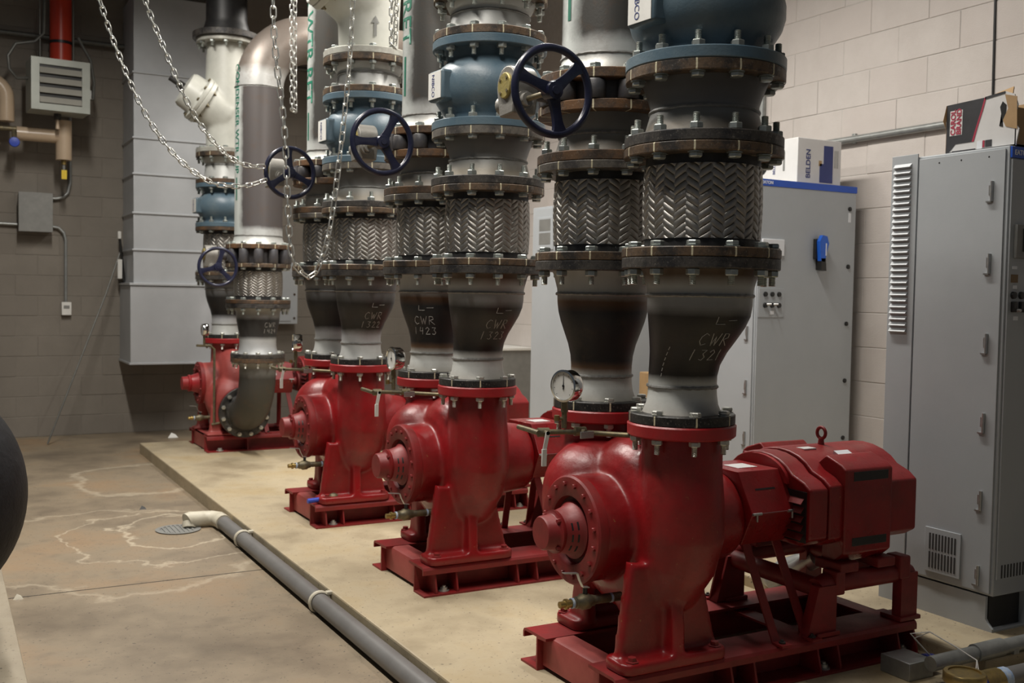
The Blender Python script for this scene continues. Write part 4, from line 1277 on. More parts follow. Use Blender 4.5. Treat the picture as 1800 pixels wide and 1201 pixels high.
# reducer 10 to 12
tab4 = [(.158, .032), (.143, .06), (.138, .09), (.137, .12), (.14, .18), (.150, .23), (.159, .28), (.162, .32), (.164, .345), (.182, .378)]
t = thing('pipe_reducer', 'dark reducer chalked CWR 1424 above the elbow of the farthest pump', 'pipe fitting', (EX, EY, .78), 'eccentric pipe reducers')
flange('lower_flange', t, M['fl_dark'], .203, .032, 0, .12)
M['red_4'] = m_zbands('reducer_far', [(.08, (.44, .45, .45)), (.33, (.50, .51, .51)), (.40, (.04, .04, .04)), (.70, (.03, .03, .03)), (.76, (.22, .22, .22)), (.92, (.30, .30, .29))], .412, .02, .1, .45)
MB().lathe(tab4, 48).build('reducer_body', M['red_4'], t, None, 60)
flange('upper_flange', t, M['fl_dark'], RU, .034, .378, .14)
chalk(t, [('CWR', .0, .235, .036, .036), ('1424', -.006, .19, .032, .03)], near_th(EX, EY)+math.radians(18), interp(tab4), lambda z: (0, 0))
E4 = Vector((EX, EY, 0))
flex(E4+Vector((0, 0, 1.192)), .30, 'braided steel flexible connector below the butterfly valve of the farthest pump', ('fl_rust', 'fl_brown'))
butterfly(E4+Vector((0, 0, 1.492)), 'dark butterfly valve with the smallest navy handwheel, at the farthest pump', math.radians(75), wheel=(-.355, -.215, -.035), T=.11)
t4 = riser(E4+Vector((0, 0, 1.602)), 1.20, 'wide riser pipe stenciled CONDENSER in green at the far end', M['riser4'], ('CONDENSER WTR SUP', .56, math.radians(190)), .078, .178, line=(.36, .53, math.radians(190)))
# top elbow turning towards the right wall
t = thing('pipe_elbow', 'brown steel elbow turning right at the top of the wide riser', 'pipe fitting', (EX, EY, 2.802))
pts = []
for k in range(17):
    a = math.radians(90*k/16)
    pts.append((.40*(1-math.cos(a)), 0, .02+.40*math.sin(a)))
MB().tube([(0, 0, 0)]+pts+[(1.9, .0, .42)], .178, 36, caps=False).build('elbow_body', M['elbow4'], t, None, 60)
weld(t, .178, .01)

# rear (discharge) column of the far pump at (.035, 6.10)
D4 = Vector((.035, Y4+.35, 0))
reducer(D4+Vector((0, 0, .893)), (0, 0), M['red_w'], 'dark tapered reducer on the rear riser of the farthest pump')
flex(D4+Vector((0, 0, 1.408)), .395, 'braided steel flexible connector half hidden by the smallest handwheel', ('fl_brown', 'fl_rust'))
check_valve(D4+Vector((0, 0, 1.803)), 'blue check valve beside the silver duct at the farthest pump', .355)
spool(D4+Vector((0, 0, 2.158)), .25, M['spool_w'], 'white flanged spool above the farthest blue check valve', ('fl_rust', 'fl_brown'), flip_top=False, wz=.6)
wye(D4+Vector((0, 0, 2.408)), 'ivory wye strainer with its bonnet angled towards the silver duct', .93, (-1, 0, .6))
t = thing('riser_pipe', 'black pipe rising out of the farthest ivory strainer', 'pipe', D4+Vector((0, 0, 3.338)), 'steel riser pipes')
flange('lower_flange', t, M['fl_dark'], .27, .05, 0, .14)
MB().lathe([(.20, .05), (.175, .12), (.165, .16), (.162, 1.85)], 40).build('pipe_body', M['black'], t)

# gauge line on the far pump
t = thing('pressure_gauge', 'small brass gauge line standing on the farthest pump', 'gauge', (-.14, Y4-.02, 0), 'pressure gauges')
MB().tube([(0, 0, .22), (0, 0, .82), (-.03, 0, .845), (-.14, 0, .85)], .010, 8).build('tubing', M['brassold'], t)
MB().cyl((-.08, 0, .85), (-.08, 0, .93), .009, n=8).build('gauge_stem', M['brassold'], t)
MB().at((-.08, 0, .975), '-x').lathe([(0, -.03), (.045, -.03), (.05, -.02), (.05, .012), (.045, .018), (0, .016)], 24).build('case', M['chrome'], t)
MB().cyl((-.02, 0, .22), (.10, 0, .235), .010, n=8).build('lower_tubing', M['brassold'], t)

# ------------------------------------------------------------------ grey cabinets on the right
def cab_text(parent, txt, size, mat, loc, facing, name='lettering', bold=0, rot=0):
    me = text_mesh(txt, size, mat, .0005, 'LEFT', bold)
    o = ob(name, me, parent)
    F = {'-y': Matrix(((1, 0, 0, 0), (0, 0, -1, 0), (0, 1, 0, 0), (0, 0, 0, 1))), '-x': Matrix(((0, 0, -1, 0), (-1, 0, 0, 0), (0, 1, 0, 0), (0, 0, 0, 1)))}[facing]
    o.matrix_local = Matrix.Translation(loc) @ F @ Matrix.Rotation(rot, 4, 'Z')
    return o
def hinge(parent, loc, h=.075):
    mb = MB()
    mb.cyl((0, 0, -h/2), (0, 0, h/2), .006, n=10)
    mb.box(-.004, .004, 0, .022, -h/2-.004, -h/2+.002)
    mb.box(-.002, .006, .0, .012, -h*.2, h*.3)
    return mb.build('hinge', M['steel'], parent, loc)
CX, CY = 1.386, -.133
t = thing('control_cabinet', 'tall grey cabinet with a long louvered strip at the right edge', 'cabinet', (CX, CY, .05), 'grey drive cabinets')
W_, D_, H_ = 1.30, .535, 1.82
body = MB().bbox(0, W_, 0, D_, .135, H_, .006).build('body', M['cab'], t)
MB().bbox(-.008, -.001, .012, .395, .145, H_-.012, .003).build('side_door', M['cab'], t)
pl = MB().bbox(-.008, -.001, .403, D_-.004, .145, H_+.012, .003).build('vent_panel', M['cab'], t)
sl = MB().add([(0, -.043, .008), (0, .043, .008), (-.012, .041, -.006), (-.012, -.041, -.006), (0, .043, -.010), (0, -.043, -.010)], [(0, 1, 2, 3), (3, 2, 4, 5), (0, 3, 5), (1, 4, 2)]).mesh('louver', M['cab'], 0)
for k in range(28):
    ob('louver', sl, pl, (-.008, CY*0+.473, 1.122+k*.0247))
for hz in (1.675, 1.405, 1.105, .805, .51, .225):
    hinge(t, (-.012, .06, hz-.02))
# ventilation grille low on the side door
gr = MB().bbox(-.014, -.008, .138, .302, .170, .345, .003).build('vent_grille', M['cab'], t)
for k in range(9):
    for q in range(2):
        MB().box(-.0152, -.0138, .158+k*.0145, .165+k*.0145, .186+q*.074, .25+q*.074).build('slot', M['cabdark'], gr, None, 0)
for yy in (.08, .2, .3):
    MB().at((-.008, yy, H_-.035), '-x').lathe([(0, 0), (.004, 0), (0, .002)], 8).build('rivet', M['blk'], t)
# front with blue strip, display and controls
st = MB().box(.004, W_-.004, -.008, 0, H_-.045, H_-.004).build('blue_strip', M['cabstrip'], t, None, 0)
cab_text(t, 'EATON', .026, M['print'], (.018, -.0085, H_-.026), '-y', bold=.0006)
MB().bbox(.008, W_-.01, -.008, -.001, .20, H_-.05, .003).build('front_door', M['cab'], t)
dp = MB().bbox(.03, .17, -.022, -.008, 1.405, 1.53, .006).build('display_panel', M['grey'], t)
MB().bbox(.065, .16, -.026, -.021, 1.43, 1.515, .003).build('keypad', M['blk'], dp)
MB().box(.10, .135, -.0275, -.026, 1.455, 1.495).build('lit_screen', M['yellow'], dp, None, 0)
MB().box(.028, .055, -.0095, -.008, 1.365, 1.376).build('maker_label', M['print'], t, None, 0)
MB().box(.022, .062, -.0095, -.008, 1.315, 1.345).build('amber_label', M['amber'], t, None, 0)
MB().box(.036, .058, -.0095, -.008, 1.292, 1.305).build('tag', M['print'], t, None, 0)
MB().box(.045, .07, -.0095, -.008, 1.175, 1.19).build('tag', M['print'], t, None, 0)
for k in range(3):
    MB().at((.037+k*.045, -.008, 1.268), '-y').lathe([(0, 0), (.014, 0), (.013, .01), (0, .012)], 14).build('pilot_light', M['blk'], t)
    sw = MB().bbox(.026+k*.045, .05+k*.045, -.022, -.008, 1.205, 1.245, .003).build('selector_switch', M['blk'], t)
    MB().at((.05+k*.045, -.02, 1.212), '-y').lathe([(0, 0), (.008, 0), (.006, .014), (0, .016)], 10).build('knob', M['steel'], sw)
for k in range(16):
    MB().box(.03+k*.018, .037+k*.018, -.0095, -.0075, .205, .255).build('front_slot', M['cabdark'], t, None, 0)
# plinth
MB().prism([(0, 0), (D_, 0), (D_, .13), (.03, .13), (.03, .045), (.02, .03), (0, .012)], 'x', .0, .012).build('plinth_side', M['cab'], t, None, 0)
MB().box(.02, W_-.01, .03, D_-.01, .0, .135).build('plinth_shade', M['cabdark'], t, None, 0)  # dark box filling the open plinth, its shade put in as colour
MB().box(.012, W_, -.0, .05, 0, .006).build('foot_flange', M['cab'], t, None, 0)
MB().box(.20, .212, .005, .03, 0, .135).build('plinth_post', M['cab'], t, None, 0)
# wide cabinet against the wall
MX, MY = 1.86, 1.72
t = thing('drive_cabinet', 'wide grey cabinet with a blue strip and blue disconnect handle', 'cabinet', (MX, MY, .05), 'grey drive cabinets')
W_, D_, H_ = .74, .70, 1.895
MB().bbox(0, W_, 0, D_, 0, H_, .006).build('body', M['cab'], t)
MB().bbox(.004, W_-.004, -.010, -.001, .10, H_-.035, .003).build('front_door', M['cab'], t)
MB().box(0, W_, -.012, 0, H_-.035, H_+.002).build('blue_strip', M['cabstrip'], t, None, 0)
cab_text(t, 'EATON', .024, M['print'], (.012, -.0125, H_-.017), '-y', bold=.0006)
MB().bbox(-.008, -.001, .012, D_-.012, .10, H_-.012, .003).build('side_door', M['cab'], t)
for hz in (1.052, .752, .466, 1.40, 1.72):
    hinge(t, (-.012, .05, hz))
for z in (1.767, 1.435, 1.105, .774, .44):
    MB().at((.685, -.010, z), '-y').lathe([(0, 0), (.013, 0), (.013, .006), (.009, .009), (0, .009)], 14).build('latch', M['blk'], t)
MB().box(.678, .697, -.0115, -.010, 1.69, 1.745).build('tag', M['print'], t, None, 0)
dh = MB().bbox(.405, .475, -.03, -.010, 1.47, 1.585, .01).build('disconnect_base', M['blk'], t)
q = MB().prism([(.425, 1.46), (.455, 1.455), (.485, 1.56), (.47, 1.60), (.435, 1.605), (.415, 1.57)], 'y', -.055, -.03).build('disconnect_handle', M['bluehandle'], dh, None, 0)
MB().prism([(.432, 1.41), (.47, 1.405), (.462, 1.475), (.428, 1.475)], 'y', -.055, -.01).build('handle_grip', M['blk'], dh, None, 0)
MB().box(.459, .467, -.056, -.055, 1.49, 1.56).build('handle_print', M['print'], dh, None, 0)
kp = MB().bbox(.02, .18, -.022, -.010, 1.48, 1.57, .006).build('keypad', M['print'], t)
cp = MB().bbox(.01, .195, -.014, -.009, 1.14, 1.30, .004).build('control_plate', M['cab'], t)
for k in range(3):
    MB().at((.055+k*.05, -.014, 1.267), '-y').lathe([(0, 0), (.014, 0), (.013, .008), (0, .01)], 14).build('pilot_light', M['blk'], cp)
    MB().at((.055+k*.05, -.014, 1.206), '-y').lathe([(0, 0), (.015, 0), (.013, .01), (0, .012)], 14).build('selector_switch', M['blk'] if k < 3 else M['steel'], cp)
    if k < 2: MB().cyl((.062+k*.05, -.024, 1.21), (.075+k*.05, -.045, 1.212), .008, .006, 10).build('knob', M['steel'], cp)
MB().box(.09, .12, -.0155, -.014, 1.155, 1.175).build('tag', M['print'], cp, None, 0)
# third cabinet farther along
t = thing('drive_cabinet', 'grey cabinet with two square vents seen between the first two pumps', 'cabinet', (1.86, 3.25, .05), 'grey drive cabinets')
MB().bbox(0, .74, 0, .92, 0, 1.895, .006).build('body', M['cab'], t)
MB().bbox(-.008, -.001, .012, .86, .10, 1.88, .003).build('side_door', M['cab'], t)
vp = MB().bbox(-.014, -.007, .60, .83, 1.575, 1.815, .004).build('vent_cover', M['cab'], t)
MB().box(-.0155, -.0135, .64, .80, 1.715, 1.80).build('vent_square', M['grey'], vp, None, 0)
MB().box(-.0155, -.0135, .64, .80, 1.615, 1.70).build('vent_square', M['grey'], vp, None, 0)
# low unit on the wall behind
t = thing('wall_cabinet', 'low grey cabinet with a pale ledge behind the second pump', 'cabinet', (2.36, 5.55, .05))
MB().bbox(0, .345, 0, .95, 0, .74, .006).build('body', M['grey'], t)
MB().bbox(-.02, .345, -.02, .97, .74, .765, .004).build('ledge', M['white'], t)
# electrical panel on the back wall
t = thing('electrical_panel', 'grey electrical panel on the back wall behind the farthest pump', 'panel', (.72, BY-.014, .96))
MB().bbox(0, .41, -.16, 0, 0, .62, .008).build('enclosure', M['cab'], t)
MB().bbox(.02, .34, -.168, -.16, .03, .58, .004).build('door', M['cab'], t)
for z in (.06, .3, .52): MB().at((.375, -.16, z), '-y').lathe([(0, 0), (.012, 0), (.01, .008), (0, .01)], 10).build('latch', M['fl_rust'], t)

# ------------------------------------------------------------------ cartons
def carton_white():
    t = thing('cable_carton', 'white cable carton lettered BELDEN on top of the wide cabinet', 'carton', (2.164, 1.745, 1.9475))
    b = MB().bbox(0, .338, 0, .52, 0, .255, .004).build('box_body', M['cartonw'], t)
    MB().box(.0, .338, .255, .262, .253, .256).build('flap_seam', M['card'], b, None, 0)
    cab_text(t, 'BELDEN', .046, M['navyprint'], (.082, -.001, .030), '-y', bold=.0008, rot=PI/2)
    MB().box(.17, .272, -.0012, 0, -.0+.012, .118).build('photo_print', M['navyprint'], t, None, 0)
    MB().box(.20, .272, -.0012, 0, .118, .222).build('photo_print', M['navyprint'], t, None, 0)
    MB().box(.162, .185, -.0012, 0, .105, .135).build('sticker', M['card'], t, None, 0)
    for k in range(3): MB().box(.285+k*.012, .288+k*.012, -.0012, 0, .10, .20).build('small_print', M['grey'], t, None, 0)
    # carrying slot, knock-out hole and print on the side facing the pumps
    q = MB(); q.M = Matrix.Translation((-.001, .12, .15)) @ Matrix.Rotation(PI/2, 4, 'Y')
    MB().box(-.0012, 0, .10, .115, .075, .185).build('hand_slot', M['grey'], t, None, 0)
    p = MB().at((-.0012, .30, .125), '-x').lathe([(0, 0), (.062, 0), (0, .0006)], 24).build('pull_hole', M['blk'], t)
    cab_text(t, 'BELDEN', .026, M['navyprint'], (-.0012, .185, .06), '-x', rot=PI/2)
    return t
carton_white()
def carton_black():
    t = thing('cable_carton', 'torn black and white carton lettered CAROL BRAND on the tall cabinet', 'carton', (1.42, .174, 1.872))
    # open topped box, side wall towards the pumps lies in the y-z plane at x=0 ; y runs to -.305
    Lb, Hb, Db = .305, .20, .24
    th = .005
    MB().prism([(0, .0), (-Lb, .0), (-Lb-.012, .06), (-Lb+.01, .09), (-Lb-.004, .15), (-Lb+.012, .19), (-Lb+.05, .207), (-.17, .197), (-.008, .190)], 'x', 0, th).build('side_wall', M['cartonw'], t, None, 0)
    MB().box(Db-th, Db, -Lb, 0, 0, .195).build('back_wall', M['card'], t, None, 0)
    MB().box(0, Db, -th, 0, 0, .185).build('end_wall', M['card'], t, None, 0)
    MB().box(0, Db, -Lb, -Lb+th, 0, .14).build('end_wall', M['card'], t, None, 0)
    MB().box(0, Db, -Lb, 0, 0, th).build('bottom', M['card'], t, None, 0)
    # printed fields
    MB().prism([(-.002, .0), (-.002, .19), (-.168, .196), (-.155, .15), (-.135, .09), (-.118, .035), (-.045, .034), (-.02, .008)], 'x', -.0010, 0).build('black_print', M['cartonb'], t, None, 0)
    MB().prism([(-.168, .196), (-.176, .196), (-.163, .15), (-.143, .09), (-.127, .035), (-.118, .035), (-.135, .09), (-.155, .15)], 'x', -.0012, 0).build('red_curve', M['crimson'], t, None, 0)
    MB().prism([(-.17, .188), (-.255, .198), (-.255, .207), (-.17, .198)], 'x', -.0012, 0).build('black_edge', M['cartonb'], t, None, 0)
    MB().prism([(-.03, .0), (-.135, .0), (-.135, .008), (-.03, .008)], 'x', -.0012, 0).build('black_edge', M['cartonb'], t, None, 0)
    MB().box(-.0015, 0, -.165, -.142, .004, .034).build('label_patch', M['print'], t, None, 0)
    MB().box(-.0015, 0, -.205, -.178, .008, .034).build('label_patch', M['cartonb'], t, None, 0)
    MB().box(-.0016, 0, -.175, -.167, .008, .034).build('label_patch', M['crimson'], t, None, 0)
    bk = MB().box(-.0016, 0, -.074, -.018, .068, .165).build('lettering_outline', M['print'], t, None, 0)
    bk.data.materials[0] = M['cartonw']
    cab_text(t, 'CAROL', .030, M['crimson'], (-.0022, -.034, .070), '-x', bold=.0008, rot=PI/2)
    cab_text(t, 'BRAND', .030, M['crimson'], (-.0022, -.060, .070), '-x', bold=.0008, rot=PI/2)
    # torn hand hole and flaps
    MB().prism([(-.235, .08), (-.25, .075), (-.243, .12), (-.236, .15), (-.246, .17), (-.262, .155), (-.26, .11)], 'x', -.0014, 0).build('torn_hole', M['blk'], t, None, 0)
    MB().prism([(-.255, .195), (-.305, .18), (-.31, .06), (-.262, .075), (-.25, .10), (-.27, .14)], 'x', -.0018, 0).build('torn_layer', M['card'], t, None, 0)
    f = MB().add([(.0, -.17, .195), (.0, -.285, .19), (.07, -.24, .235), (.004, -.17, .192), (.004, -.285, .187), (.074, -.24, .232)], [(0, 1, 2), (5, 4, 3), (0, 3, 4, 1), (1, 4, 5, 2), (2, 5, 3, 0)]).build('open_flap', M['card'], t, None, 0)
    MB().add([(-.002, -.0, .19), (-.012, .006, .13), (-.003, .0, .10), (.01, .004, .19), (-.008, .010, .13), (.002, .004, .10)], [(0, 1, 4, 3), (1, 2, 5, 4), (0, 2, 1), (3, 4, 5)]).build('bent_corner', M['card'], t, None, 0)
    return t
carton_black()
t = thing('carton', 'plain white carton on the vented cabinet behind the second riser', 'carton', (2.0, 3.45, 1.946))
MB().bbox(0, .4, 0, .45, 0, .30, .006).build('box_body', M['cartonw'], t)
MB().box(-.001, 0, .1, .16, .06, .12).build('print_patch', M['blk'], t, None, 0)
MB().box(-.001, 0, .2, .26, .14, .2).build('print_patch', M['grey'], t, None, 0)
t = thing('carton', 'tall brown cardboard carton between the two wide cabinets', 'carton', (2.05, 2.62, .05))
MB().bbox(0, .45, 0, .42, 0, .74, .006).build('box_body', M['card'], t)
MB().box(-.002, .45, .2, .24, .738, .742).build('tape', M['pvcw'], t, None, 0)

# ------------------------------------------------------------------ right wall conduit and cable
t = thing('wall_conduit', 'grey conduit running along the pale block wall above the cabinets', 'conduit', (RX-.035, 1.0, 2.245))
MB().tube([(0, -1.2, 0), (0, 1.6, 0)], .021, 12).build('pipe', M['conduit'], t)
for y in (.12, .83): MB().bbox(.0, .022, y-.012, y+.012, -.026, .034, .003).build('clamp', M['conduit'], t)
o = MB().tube([(RX-.018, .925, 3.6), (RX-.017, .925, 2.85), (RX-.019, .921, 2.6), (RX-.018, .918, 2.30), (RX-.018, .915, 1.2)], .006, 8).build('wall_cable', M['blk'])
tag(o, 'thin black cable hanging straight down the pale block wall', 'cable')
for k in range(3):
    o = MB().tube([(RX-.03, 2.62+k*.07, .05), (RX-.03, 2.62+k*.07, 3.4)], .022, 10).build('vertical_conduit', M['conduit'])
    tag(o, ['upright silver conduit between the wide cabinets, nearest of three', 'upright silver conduit between the wide cabinets, middle of three', 'upright silver conduit between the wide cabinets, farthest of three'][k], 'conduit', 'upright conduits between the cabinets')

# ------------------------------------------------------------------ back wall fittings
WY = BY-.014
# silver duct
t = thing('air_duct', 'large silver sheet metal duct on the back wall', 'duct', (-.52, 7.2, .62))
dw, dd = .95, WY-7.2
segs = [(0, .70), (.70, 1.02), (1.02, 1.35), (1.35, 1.70), (1.70, 2.02), (2.02, 2.60), (2.60, 3.30)]
for i, (a, b) in enumerate(segs):
    MB().bbox(-.03 if i == 0 else 0, dw, -.03 if i == 0 else 0, dd, a+.004, b-.004, .004).build('duct_section', M['duct'], t)
for z in (.70, 1.02, 1.35, 1.70, 2.02, 2.60):
    MB().bbox(-.012, dw+.01, -.014, dd, z-.008, z+.008, .003).build('seam_flange', M['duct'], t)
MB().bbox(-.04, dw+.02, -.04, dd, -.015, .004, .003).build('bottom_lip', M['duct'], t)
MB().bbox(-.04, dw+.02, -.045, dd, .70, .722, .003).build('ledge', M['duct'], t)
# unit heater
t = thing('unit_heater', 'grey louvered unit heater hanging in front of the back wall', 'heater', (-1.12, 7.1, 2.80), None, math.radians(4))
fr = MB().bbox(-.235, .235, .06, .34, 0, .44, .008).build('cabinet', M['heater'], t)
MB().box(-.17, .17, .045, .062, .055, .385).build('opening', M['blk'], t, None, 0)
f2 = MB()
f2.box(-.235, -.17, .03, .06, 0, .44).box(.17, .235, .03, .06, 0, .44).box(-.17, .17, .03, .06, 0, .055).box(-.17, .17, .03, .06, .385, .44)
f2.build('front_frame', M['heater'], t, None, 0)
for k in range(4):
    z = .062+k*.083
    MB().add([(-.168, .05, z+.062), (.168, .05, z+.062), (.168, .02, z), (-.168, .02, z), (-.168, .054, z+.060), (.168, .054, z+.060), (.168, .024, z-.002), (-.168, .024, z-.002)], [(0, 3, 2, 1), (4, 5, 6, 7), (0, 1, 5, 4), (1, 2, 6, 5), (2, 3, 7, 6), (3, 0, 4, 7)]).build('louver', M['slat'], t, None, 0)
for x in (-.14, .13): MB().cyl((x, .2, .44), (x, .2, 2.4), .006, n=6).build('hanger_rod', M['rod'], t)
MB().tube([(-.235, .2, .28), (-.32, .2, .27), (-.38, .2, .34), (-.39, .2, .45), (-.33, .2, .56), (-.18, .2, .60), (-.11, .2, .68), (-.10, .2, 1.1)], .014, 8).build('flex_conduit', M['rod'], t)
MB().tube([(.245, .2, .15), (.29, .2, .16), (.30, .2, .30), (.27, .2, .50), (.20, .2, .62), (.17, .2, .68)], .014, 8).build('flex_conduit', M['rod'], t)
MB().bbox(.235, .26, .1, .14, .14, .22, .004).build('switch_box', M['steel'], t)
MB().cyl((.0, .2, 0), (.0, .2, -.05), .03, n=10).build('outlet_stub', M['fl_dark'], t)
MB().cyl((.0, .2, -.05), (.0, .2, -.13), .012, .018, n=10).build('supply_stub', M['tan'], t)
# red sprinkler main
t = thing('sprinkler_pipe', 'bright red sprinkler pipe dropping behind the unit heater', 'pipe', (-1.075, 7.62, 3.05))
MB().cyl((0, 0, 0), (0, 0, 2.1), .092, n=24).build('pipe', M['redpipe'], t)
MB().lathe([(.092, .42), (.098, .42), (.098, .445), (.092, .445)], 24).build('coupling_band', M['blk'], t)
o = MB().tube([(-3, 7.72, 3.54), (RX, 7.72, 3.54)], .025, 10).build('ceiling_conduit', M['rod'])
tag(o, 'dark conduit running along the top of the back wall', 'conduit')
# tan jacketed pipes
t = thing('insulated_pipe', 'tan jacketed pipe with a bend at the left edge', 'pipe', (-1.53, 7.45, 2.72))
pts = [(0, 0, 0), (0, 0, .20)]+[(-.14*(1-math.cos(a)), 0, .20+.14*math.sin(a)) for a in [math.radians(15*k) for k in range(1, 7)]]+[(-.75, 0, .34)]
MB().tube(pts, .066, 20).build('jacket', M['tan'], t)
t = thing('insulated_pipe', 'tan jacketed tee standing below the unit heater', 'pipe', (-1.07, 7.45, 2.42))
MB().cyl((0, 0, 0), (0, 0, .345), .067, n=24).build('vertical_jacket', M['tan'], t)
MB().cyl((-.38, 0, .205), (-.04, 0, .205), .060, n=24).build('side_jacket', M['tan'], t)
MB().cyl((0, 0, 0), (0, 0, -.04), .022, n=12).build('bronze_cap', M['brass'], t)
MB().cyl((0, 0, -.04), (0, 0, -.09), .012, n=10).build('drain_nipple', M['grey'], t)
MB().box(-.022, .022, -.035, -.03, -.17, -.09).build('yellow_tag', M['yellow'], t, None, 0)
t = thing('small_valve', 'small bronze valve with a blue knob at the left edge', 'valve', (-1.50, 7.45, 2.60))
MB().cyl((-.4, 0, .06), (.06, 0, .06), .022, n=10).build('pipe', M['brassold'], t)
MB().cyl((-.4, 0, -.08), (-.08, 0, -.08), .025, n=10).build('lower_pipe', M['brassold'], t)
MB().at((.03, -.05, -.06), '-y').lathe([(0, 0), (.042, 0), (.045, .01), (.04, .022), (.015, .025), (0, .025)], 12).build('knob', M['blueclamp'], t)
MB().cyl((.03, 0, .06), (.03, -.05, -.05), .02, n=8).build('valve_body', M['brassold'], t)
# box, conduit and outlet
t = thing('junction_box', 'square grey junction box on the back wall', 'junction box', (-1.285, WY, 1.79))
MB().bbox(-.135, .135, -.16, 0, 0, .34, .006).build('enclosure', M['grey'], t)
MB().bbox(-.14, .14, -.17, -.16, -.005, .345, .003).build('cover', M['grey'], t)
t = thing('wall_conduit', 'thin conduit dropping from the heater to the junction box', 'conduit', (-.985, WY-.03, 2.10))
MB().tube([(.0, 0, .92), (0, 0, .15), (-.02, 0, .06), (-.06, 0, .015), (-.12, 0, 0), (-.20, 0, 0)], .014, 10).build('pipe', M['conduit'], t)
t = thing('wall_conduit', 'bent conduit dropping from the junction box to the outlet', 'conduit', (-1.025, WY-.03, 1.17))
MB().tube([(0, 0, -.02), (0, 0, .56), (-.015, 0, .62), (-.06, 0, .665), (-.15, 0, .68)], .014, 10).build('pipe', M['conduit'], t)
t = thing('wall_conduit', 'short conduit entering the junction box from the left', 'conduit', (-1.42, WY-.03, 1.85))
MB().tube([(0, 0, 0), (-.6, 0, .01)], .014, 10).build('pipe', M['conduit'], t)
t = thing('outlet_box', 'small pale outlet box on the back wall', 'outlet', (-1.02, WY, 1.035))
MB().bbox(-.042, .042, -.05, 0, 0, .12, .005).build('box', M['white'], t)
MB().box(-.025, .025, -.052, -.05, .06, .09).build('receptacle', M['grey'], t, None, 0)
o = MB().tube([(-.555, 7.66, 1.66), (-.70, 7.55, 1.25), (-1.23, 7.2, FZ+.01)], .007, 6).build('slanting_line', M['rod'])  # thin dark tube drawn as the slanting line beside the duct
tag(o, 'thin dark line slanting down to the floor beside the duct', 'rod')
t = thing('wall_bracket', 'pale strap hanging at the left side of the silver duct', 'bracket', (-.575, 7.62, 1.38))
MB().bbox(-.02, .02, -.02, .02, 0, .18, .004).build('lower_strap', M['white'], t)
MB().bbox(-.018, .012, -.02, .02, .37, .44, .006).build('upper_clip', M['white'], t)
MB().tube([(0, 0, .37), (.02, .02, .2), (.04, .04, .05), (.045, .04, -.02)], .012, 6).build('cord', M['blk'], t)

# ------------------------------------------------------------------ floor things
t = thing('drain_pipe', 'grey plastic drain pipe lying along the edge of the pump pad', 'pipe', (-.64, 0, FZ))
MB().tube([(0, -2.2, .042), (0, 3.40, .042)], .039, 18).build('pipe', M['pvc'], t)
MB().tube([(0, 3.32, .043), (-.004, 3.42, .043), (-.035, 3.465, .043), (-.08, 3.475, .043)], .046, 16).build('elbow', M['pvcw'], t)
MB().tube([(-.075, 3.475, .043), (-.16, 3.48, .043), (-.175, 3.475, .038)], .047, 16).build('end_elbow', M['pvcw'], t)
MB().cyl((-.16, 3.478, .03), (-.165, 3.46, .0), .04, .038, 14).build('outlet_lip', M['pvcw'], t)
for y in (2.90, 1.63, .3):
    MB().torus((0, y, .042), .043, .007, 'y', 24, 8, sx=1.8).bbox(.03, .075, y-.014, y+.014, .070, .084, .003).build('clamp', M['pvcw'], t)
t = thing('floor_drain', 'dirty floor drain grate in front of the grey pipe end', 'drain', (-.87, 3.44, FZ))
MB().lathe([(0, .001), (.12, .001), (.125, .006), (.10, .006), (.10, .003), (0, .003)], 32).build('rim', M['grey'], t)
for k in range(7):
    x = -.075+k*.025
    h = math.sqrt(max(0, .1*.1-x*x))
    MB().box(x-.006, x+.006, -h, h, .003, .007).build('bar', M['grey'], t, None, 0)
for (x, y, c, lbl) in ((-.954, 4.11, 'black', 'small black scrap on the open floor'), (-.16, 7.29, 'white', 'crumpled white scrap by the back wall'), (-1.765, 2.38, 'pvcw', 'pale splinter beside the left slab')):
    o = MB().add([(-.02, -.012, 0), (.022, -.015, 0), (.012, .018, 0), (-.004, .002, .022), (.012, -.004, .014)], [(0, 1, 3), (1, 4, 3), (1, 2, 4), (2, 0, 3), (2, 3, 4), (0, 2, 1)]).build('floor_scrap', M[c], None, (x, y, FZ), 0)
    if c == 'white': o.scale = (2.2, 1.6, 2)
    tag(o, lbl, 'scrap', 'scraps on the floor')
# expansion joint strip in the floor
o = MB().box(-1.81, -.60, 2.395, 2.401, FZ, FZ+.0012).build('trim_1', M['fl_dark'], smooth=0)
struct(o, 'thin control joint across the floor')
# black insulated vessel at the left edge
t = thing('insulated_vessel', 'black rubber insulated vessel end cut by the left edge', 'vessel', (-2.17, 1.5, 0))
prof = [(0, 0)]
v = MB().at((-1.3, 0, .555), 'x')
pr = [(0, 0), (.42, 0), (.425, .02)]+[(.425, 1.2)]+[(.43, 1.21), (.43, 1.29)]+[(.425*math.cos(math.radians(a)), 1.30+.385*math.sin(math.radians(a))) for a in range(0, 91, 6)]
v.lathe(pr, 48).build('shell', M['rubber'], t)
MB().torus((-.02, 0, .555), .428, .012, 'x', 48, 8).build('seam', M['rubber'], t)
for x in (-1.1, -.25):
    MB().prism([(-.3, -.012), (.3, -.012), (.34, .35), (-.34, .35)], 'x', x-.05, x+.05).build('saddle', M['black'], t, None, 0)

